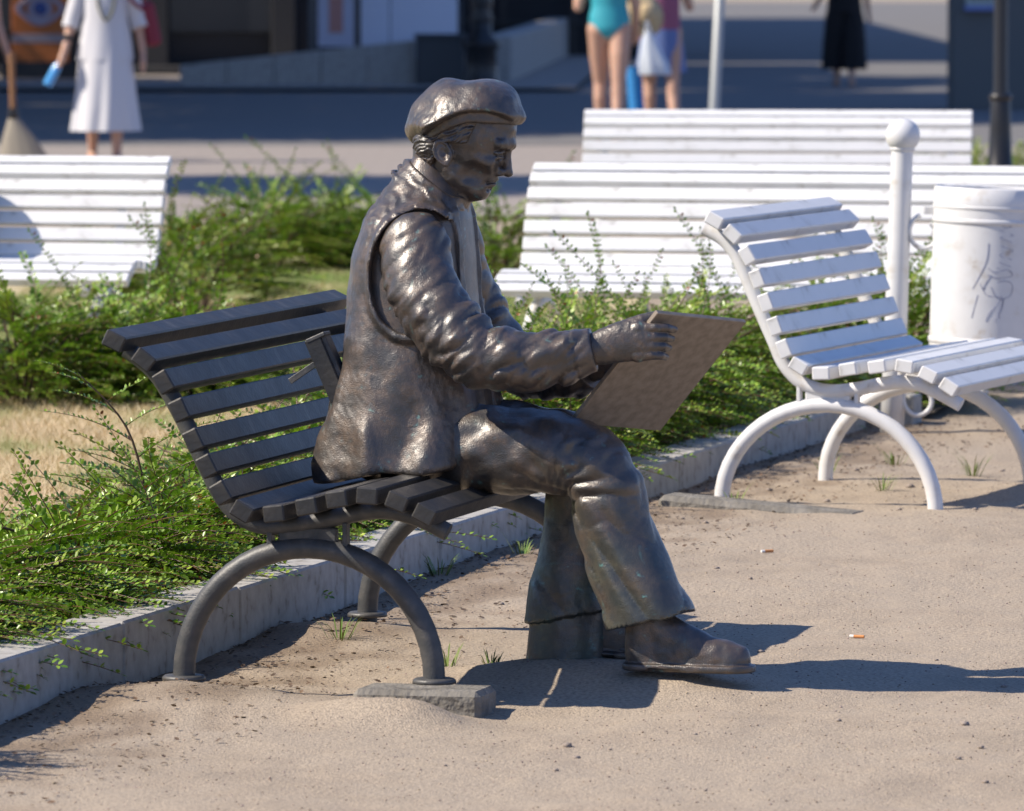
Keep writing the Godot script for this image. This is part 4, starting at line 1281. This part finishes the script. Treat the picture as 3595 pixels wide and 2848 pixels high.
	# two pale banners
	for q in [[790, .36, "narrow pale blue banner left of the wide one by the shop front"], [893, .84, "wide pale blue banner behind the statue's beret"]]:
		var bn := thing("banner", q[2], "banner", spot(q[0], 88.5), 0.0, "pale banners by the shop front")
		part("cloth", box(Vector3(q[1] * .93, 1.7, .02), .004), mat(Color(.74, .78, .90), .8), bn, Transform3D(Basis.IDENTITY, Vector3(0, 1.12, 0)))
		for x in [-.5, .5]: part("pole", lathe([Vector2(.02, 0), Vector2(.02, 2.0), Vector2(0, 2.0)], 10), M.iron, bn, Transform3D(Basis.IDENTITY, Vector3(x * q[1], 0, -.03)))
	# utility cabinet and the base of a big lamp
	var cab := thing("utility_cabinet", "dark grey utility cabinet left of the heavy iron lamp base", "cabinet", spot(927, 84.0))
	part("housing", box(Vector3(.54, .58, .4), .015), mat(Color(.05, .055, .06), .6), cab, Transform3D(Basis.IDENTITY, Vector3(0, .30, 0)))
	part("lid", box(Vector3(.58, .04, .44), .01), mat(Color(.06, .065, .07), .6), cab, Transform3D(Basis.IDENTITY, Vector3(0, .60, 0)))
	part("door", box(Vector3(.46, .48, .02), .004), mat(Color(.055, .06, .065), .6), cab, Transform3D(Basis.IDENTITY, Vector3(0, .30, .205)))
	var lb := thing("lamp_post", "heavy black cast-iron lamp post above the statue's beret", "lamp post", spot(1013, 83.0))
	part("base", lathe([Vector2(.20, 0), Vector2(.20, .1), Vector2(.18, .14), Vector2(.17, .45), Vector2(.21, .50), Vector2(.21, .55), Vector2(.12, .62), Vector2(.11, .8)], 16), M.iron, lb)
	part("shaft", lathe([Vector2(.11, .75), Vector2(.13, .80), Vector2(.10, .86), Vector2(.12, .95), Vector2(.12, 1.05), Vector2(.09, 1.1), Vector2(.06, 3.6), Vector2(0, 3.6)], 16), M.iron, lb)
	part("lantern", lathe([Vector2(.06, 3.6), Vector2(.2, 3.8), Vector2(.26, 4.2), Vector2(0, 4.5)], 8), M.iron, lb)
	# dark hedge right of the shop
	var hedge := thing("hedge", "dark clipped hedge behind the low grey wall", "hedge", spot(1120, 121.0))
	var hl := []
	var ht := []
	for k in 900:
		hl.append(Transform3D(Basis.from_euler(Vector3(rng.randf() * 6, rng.randf() * 6, rng.randf() * 6)).scaled(Vector3.ONE * 3.0), Vector3(rng.randf_range(-1.6, 1.3), rng.randf_range(.1, 1.7), rng.randf_range(-.5, .5))))
		ht.append(Color(.45, .5, .5))
	copies("foliage", sprigs[0], M.leaf, hl, ht, hedge)
	# stone booth at the right
	var bo := thing("booth", "grey stone booth with a pale window behind the black lamp post", "booth", spot(2085, 74.0))
	part("wall", box(Vector3(.85, 2.6, .8), .02), mat(Color(.14, .145, .14), .85), bo, Transform3D(Basis.IDENTITY, Vector3(.05, 1.3, -.4)))
	var wf := part("window_frame", box(Vector3(.30, .62, .05), .008), mat(Color(.36, .42, .40), .6), bo, Transform3D(Basis.IDENTITY, Vector3(-.10, 1.32, .02)))
	part("window", box(Vector3(.22, .5, .03), .004), mat(Color(.20, .26, .22), .2), wf, Transform3D(Basis.IDENTITY, Vector3(0, .02, .025)))
	part("sill", box(Vector3(.32, .05, .09), .006), mat(Color(.18, .24, .50), .6), wf, Transform3D(Basis.IDENTITY, Vector3(0, -.32, .03)))
	part("roof", box(Vector3(1.1, .12, 1.1), .02), mat(Color(.1, .1, .1), .8), bo, Transform3D(Basis.IDENTITY, Vector3(.05, 2.66, -.4)))
	var dr := thing("hedge", "dry scrub with grass at the right edge beside the black lamp post", "hedge", spot(2110, 52.0))
	hl = []
	ht = []
	for k in 160:
		hl.append(Transform3D(Basis.from_euler(Vector3(0, rng.randf() * 6, rng.randf_range(.3, 1.3))).scaled(Vector3.ONE * 1.1), Vector3(rng.randf_range(-.5, .8), rng.randf_range(0, .06), rng.randf_range(-.6, .6))))
		ht.append(Color(1.1, .95, .9))
	copies("foliage", sprigs[1], M.leaf, hl, ht, dr)
	# street trees left of the frame; their shade lies across the road and pavement
	var tl := Geo.new()
	for k in 26:
		var dir := Vector3(rng.randf_range(-1, 1), rng.randf_range(-1, 1), rng.randf_range(-1, 1)).normalized()
		leaf(tl, dir * rng.randf() * .35, dir, Vector3(rng.randf_range(-1, 1), 1, rng.randf_range(-1, 1)).normalized(), .21, Color(.05, .105, .02).lerp(Color(.08, .14, .03), rng.randf()))
	var tm := tl.mesh()
	var spots := [[-11.5, 51.0, .5], [-7.4, 50.6, .5], [-12.4, 65, 1], [-12.8, 74, 1], [-13.3, 82, 1], [-9.2, 68, 1], [-8.9, 76, 1], [-9.2, 84, 1], [-17.0, 70, 1], [-17.5, 79, 1], [-5.9, 71.0, 1], [-6.6, 77, 1], [-7.2, 86, 1], [9.5, 96, 1], [11.5, 118, 1]]
	for k in spots.size():
		var s: Array = spots[k]
		var tr := thing("street_tree", "broad street tree beside the road, its trunk outside the picture", "tree", Vector3(s[0], 0, -s[1]), 0.0, "street trees along the road")
		var tg := Geo.new()
		add_tube(tg, spline([Vector3(0, -.1, 0), Vector3(.05, 1.5, 0), Vector3(0, 3.4, .1), Vector3(.1, 6.5, 0), Vector3(0, 9.5 if s[2] > .9 else 6.6, 0)], 4), .2, .06, 10)
		for j in 7:
			var a := j * 2.4
			add_tube(tg, spline([Vector3(0, 4.0 + j * .35, 0), Vector3(cos(a) * 1.0, 5.6 + j * .4, sin(a) * 1.0), Vector3(cos(a) * 2.2 * s[2], 6.4 + j * .5, sin(a) * 2.2 * s[2])], 4), .07, .02, 6)
		part("trunk", tg.mesh(), M.stem, tr)
		hl = []
		ht = []
		var rr: float = 3.2 * s[2]
		for j in int(2300 * s[2] * s[2] + 300):
			var v := Vector3(rng.randf_range(-1, 1), rng.randf_range(-1, 1), rng.randf_range(-1, 1))
			if v.length() > 1.0: continue
			if nz.get_noise_3dv(v * 1.6 + Vector3(k * 9, 0, 0)) < -.18: continue
			hl.append(Transform3D(Basis.from_euler(v * 9.0), Vector3(0, 9.0 if s[2] > .9 else 6.2, 0) + v * Vector3(rr, 2.6, rr * 1.35)))
			ht.append(Color.WHITE)
		copies("crown", tm, M.leaf, hl, ht, tr)

func people() -> void:
	var V := func(x, y, z): return Vector3(x, y, z)
	var white := mat(Color(.62, .62, .65), .85)
	white.backlight_enabled = true
	white.backlight = Color(.25, .25, .27)
	# woman in white walking towards us
	var a := person("woman in white blouse and long white skirt at the upper left, holding a bottle", spot(222, 57.0), .12, [[V.call(-.17, 1.33, 0), V.call(-.25, 1.06, -.02), V.call(-.31, .85, .08), V.call(-.33, .80, .10)], [V.call(.17, 1.33, 0), V.call(.25, 1.06, -.03), V.call(.28, .84, .02), V.call(.28, .77, .03)]], .2)
	part("skirt", loft([[1.02, 0, 0, .17, .13, 0], [.92, 0, 0, .19, .15, .2], [.7, 0, .01, .21, .17, .6], [.45, 0, .02, .235, .2, 1], [.25, 0, .02, .26, .22, 1.2]], 48, 9, .045), white, a)
	part("blouse", loft([[.78, 0, .0, .215, .17, .7], [.95, 0, 0, .195, .15, .5], [1.1, 0, 0, .165, .13, .3], [1.25, 0, 0, .175, .135, .2], [1.36, 0, 0, .15, .11, 0], [1.42, 0, 0, .07, .065, 0]], 40, 7, .03), white, a)
	for s in [-1.0, 1.0]:
		var sl := Geo.new()
		add_tube(sl, PackedVector3Array([V.call(.15 * s, 1.37, 0), V.call(.19 * s, 1.27, 0), V.call(.245 * s, 1.08, -.02), V.call(.262 * s, 1.02, 0)]), .07, .062, 14)
		part("sleeve", sl.mesh(), white, a)
	var nk := Geo.new()
	add_tube(nk, spline([V.call(-.06, 1.42, .08), V.call(-.06, 1.2, .14), V.call(0, 1.08, .155), V.call(.06, 1.2, .14), V.call(.06, 1.42, .08)], 6), .009, -1, 8)
	part("necklace", nk.mesh(), mat(Color(.12, .12, .06), .5), a)
	part("wristband", lathe([Vector2(.033, -.03), Vector2(.037, 0), Vector2(.033, .03)], 14), M.iron, a, Transform3D(Basis(Vector3(0, 0, 1), -.25), Vector3(-.288, .94, .04)))
	var bg := thing("shoulder_bag", "dark red shoulder bag on the back of the woman in white", "bag", spot(222, 57.0), .12)
	part("pouch", box(Vector3(.12, .34, .26), .03), mat(Color(.20, .02, .04), .7), bg, Transform3D(Basis(Vector3(0, 0, 1), .2), Vector3(.34, 1.05, -.12)))
	part("strap", tube(spline([V.call(.10, 1.43, 0), V.call(.17, 1.25, .14), V.call(.30, 1.15, .0)], 5), .014), mat(Color(.20, .02, .04), .7), bg)
	var bt := thing("water_bottle", "pale blue plastic water bottle in the hand of the woman in white", "bottle", spot(222, 57.0) + V.call(-.375, .69, .13))
	bt.rotation.z = -.5
	part("body", lathe([Vector2(0, -.11), Vector2(.032, -.11), Vector2(.034, -.1), Vector2(.034, .04), Vector2(.015, .09), Vector2(.013, .12), Vector2(0, .12)], 18), mat(Color(.10, .38, .78), .2), bt)
	part("cap", lathe([Vector2(0, .135), Vector2(.016, .135), Vector2(.016, .115)], 12), mat(Color(.7, .75, .8), .4), bt)
	# person at the left edge with a broom-like bundle
	var e := person("person mostly outside the left edge, one bare arm hanging down", spot(-62, 57.5), .1, [[V.call(.17, 1.33, 0), V.call(.20, 1.06, -.02), V.call(.27, .85, .05), V.call(.29, .79, .06)], [V.call(-.17, 1.33, 0), V.call(-.22, 1.06, 0), V.call(-.24, .85, .05), V.call(-.24, .79, .06)]], .15)
	part("shirt", loft([[.85, 0, 0, .19, .15, .4], [1.1, 0, 0, .17, .13, .3], [1.3, 0, 0, .18, .13, .1], [1.42, 0, 0, .08, .07, 0]], 32, 6, .03), mat(Color(.06, .12, .16), .9), e)
	part("shorts", loft([[.5, 0, 0, .21, .17, .5], [.75, 0, 0, .2, .16, .3], [.95, 0, 0, .17, .13, 0]], 32, 6, .03), mat(Color(.05, .09, .12), .9), e)
	var br := thing("broom", "beige flared broom with brown handle and black binding at the left edge", "broom", spot(28, 57.3))
	br.scale = Vector3.ONE * .9
	part("handle", tube(PackedVector3Array([V.call(-.01, .92, .05), V.call(.0, .46, .03)]), .03, .026, 10), mat(Color(.26, .13, .06), .7), br)
	part("binding", lathe([Vector2(.034, .47), Vector2(.045, .43), Vector2(.044, .38), Vector2(.034, .36)], 16), M.iron, br)
	part("bristles", loft([[.0, .1, 0, .22, .09, 1], [.2, .05, 0, .14, .07, 1], [.38, .0, 0, .04, .035, .3]], 40, 12, .03), mat(Color(.30, .27, .22), .9), br)
	# bather in a turquoise swimsuit, seen from behind
	var c := person("woman in a turquoise one-piece swimsuit walking away, above the farthest white bench", spot(1283, 62.5), PI - .1, [[V.call(-.17, 1.33, 0), V.call(-.21, 1.08, .02), V.call(-.2, .9, .10), V.call(-.19, .85, .14)], [V.call(.17, 1.33, 0), V.call(.25, 1.08, .02), V.call(.27, 1.25, .12), V.call(.26, 1.30, .14)]], .16, 1.72)
	var sw := Geo.new()
	figure = [Limb.new([[0, .885, 0, .06, .05], [0, .93, -.005, .112, .165], [0, 1.0, 0, .112, .163], [0, 1.09, 0, .105, .143], [0, 1.24, .0, .115, .158], [0, 1.30, 0, .10, .14]], Vector3(1, 0, 0))]
	nets(sw, "person", Vector3(-.25, .78, -.25), Vector3(.25, 1.45, .25), .012)
	part("swimsuit", sw.mesh(), mat(Color(.03, .34, .42), .6), c, Transform3D(Basis.from_scale(Vector3.ONE * 1.036), Vector3.ZERO))
	# companion in a denim skirt
	var f := person("woman in a short denim skirt right of the woman in the turquoise swimsuit", spot(1392, 64.0), PI + .15, [[V.call(-.17, 1.33, 0), V.call(-.25, 1.12, .03), V.call(-.25, 1.26, .12), V.call(-.24, 1.3, .14)], [V.call(.17, 1.33, 0), V.call(.21, 1.08, 0), V.call(.20, .92, .10), V.call(.18, .88, .13)]], .2, 1.64)
	part("skirt", loft([[.56, 0, 0, .215, .17, .8], [.75, 0, 0, .19, .155, .5], [.98, 0, 0, .15, .12, 0]], 36, 8, .03), mat(Color(.13, .19, .40), .85), f)
	part("top", loft([[.92, 0, 0, .165, .13, .2], [1.1, 0, 0, .155, .12, .2], [1.3, 0, 0, .17, .125, .1], [1.4, 0, 0, .08, .07, 0]], 32, 6, .03), mat(Color(.30, .10, .17), .85), f)
	var ht := thing("straw_hat", "pale straw hat with a dark band carried between the two bathers", "hat", spot(1356, 63.3) + V.call(0, 1.05, .1))
	ht.rotation = Vector3(1.35, .5, 0)
	part("brim", lathe([Vector2(.09, .0), Vector2(.18, -.01), Vector2(.185, -.004), Vector2(.09, .008)], 32), mat(Color(.55, .42, .24), .9), ht)
	var crown := part("crown", lathe([Vector2(.095, 0), Vector2(.088, .09), Vector2(.06, .115), Vector2(0, .12)], 28), mat(Color(.55, .42, .24), .9), ht)
	part("band", lathe([Vector2(.098, .004), Vector2(.094, .04)], 28), M.iron, crown)
	var pb := thing("plastic_bag", "pale plastic carrier bag hanging between the two bathers", "bag", spot(1372, 63.0))
	part("bag", loft([[.56, .03, 0, .13, .07, 1], [.66, .01, 0, .12, .08, 1], [.80, -.02, 0, .07, .05, .8], [.92, -.03, 0, .03, .03, .3]], 32, 7, .09), mat(Color(.60, .66, .74), .4), pb)
	part("handle", tube(spline([V.call(-.05, .92, 0), V.call(-.04, 1.0, 0), V.call(-.01, .92, 0)], 5), .008), mat(Color(.60, .66, .74), .4), pb)
	var tw := thing("beach_towel", "bright blue rolled beach mat held upright between the two bathers", "beach mat", spot(1337, 63.2))
	part("roll", loft([[.08, .03, 0, .065, .06, .5], [.4, .0, 0, .062, .06, .5], [.62, -.02, 0, .055, .05, .5]], 24, 5, .05), mat(Color(.03, .24, .58), .8), tw)
	# person in black, walking away
	var b := person("person in wide black trousers walking away at the upper right", spot(1777, 85.5), PI, [[V.call(-.17, 1.33, 0), V.call(-.24, 1.06, 0), V.call(-.27, .86, .06), V.call(-.28, .8, .07)], [V.call(.17, 1.33, 0), V.call(.24, 1.06, 0), V.call(.3, .95, .06), V.call(.32, .92, .07)]], .14)
	var black := mat(Color(.010, .010, .012), .9)
	for s in [-1.0, 1.0]: part("trouser_leg", loft([[.20, .115 * s, .08 * s, .135, .15, 1], [.5, .105 * s, .05 * s, .13, .14, .8], [.8, .09 * s, .0, .125, .14, .3], [.95, .07 * s, 0, .10, .12, 0]], 28, 6, .05), black, b)
	part("tunic", loft([[.84, 0, 0, .20, .16, .4], [.95, 0, 0, .19, .15, .3], [1.2, 0, 0, .18, .14, .2], [1.4, 0, 0, .09, .08, 0]], 32, 6, .03), black, b)
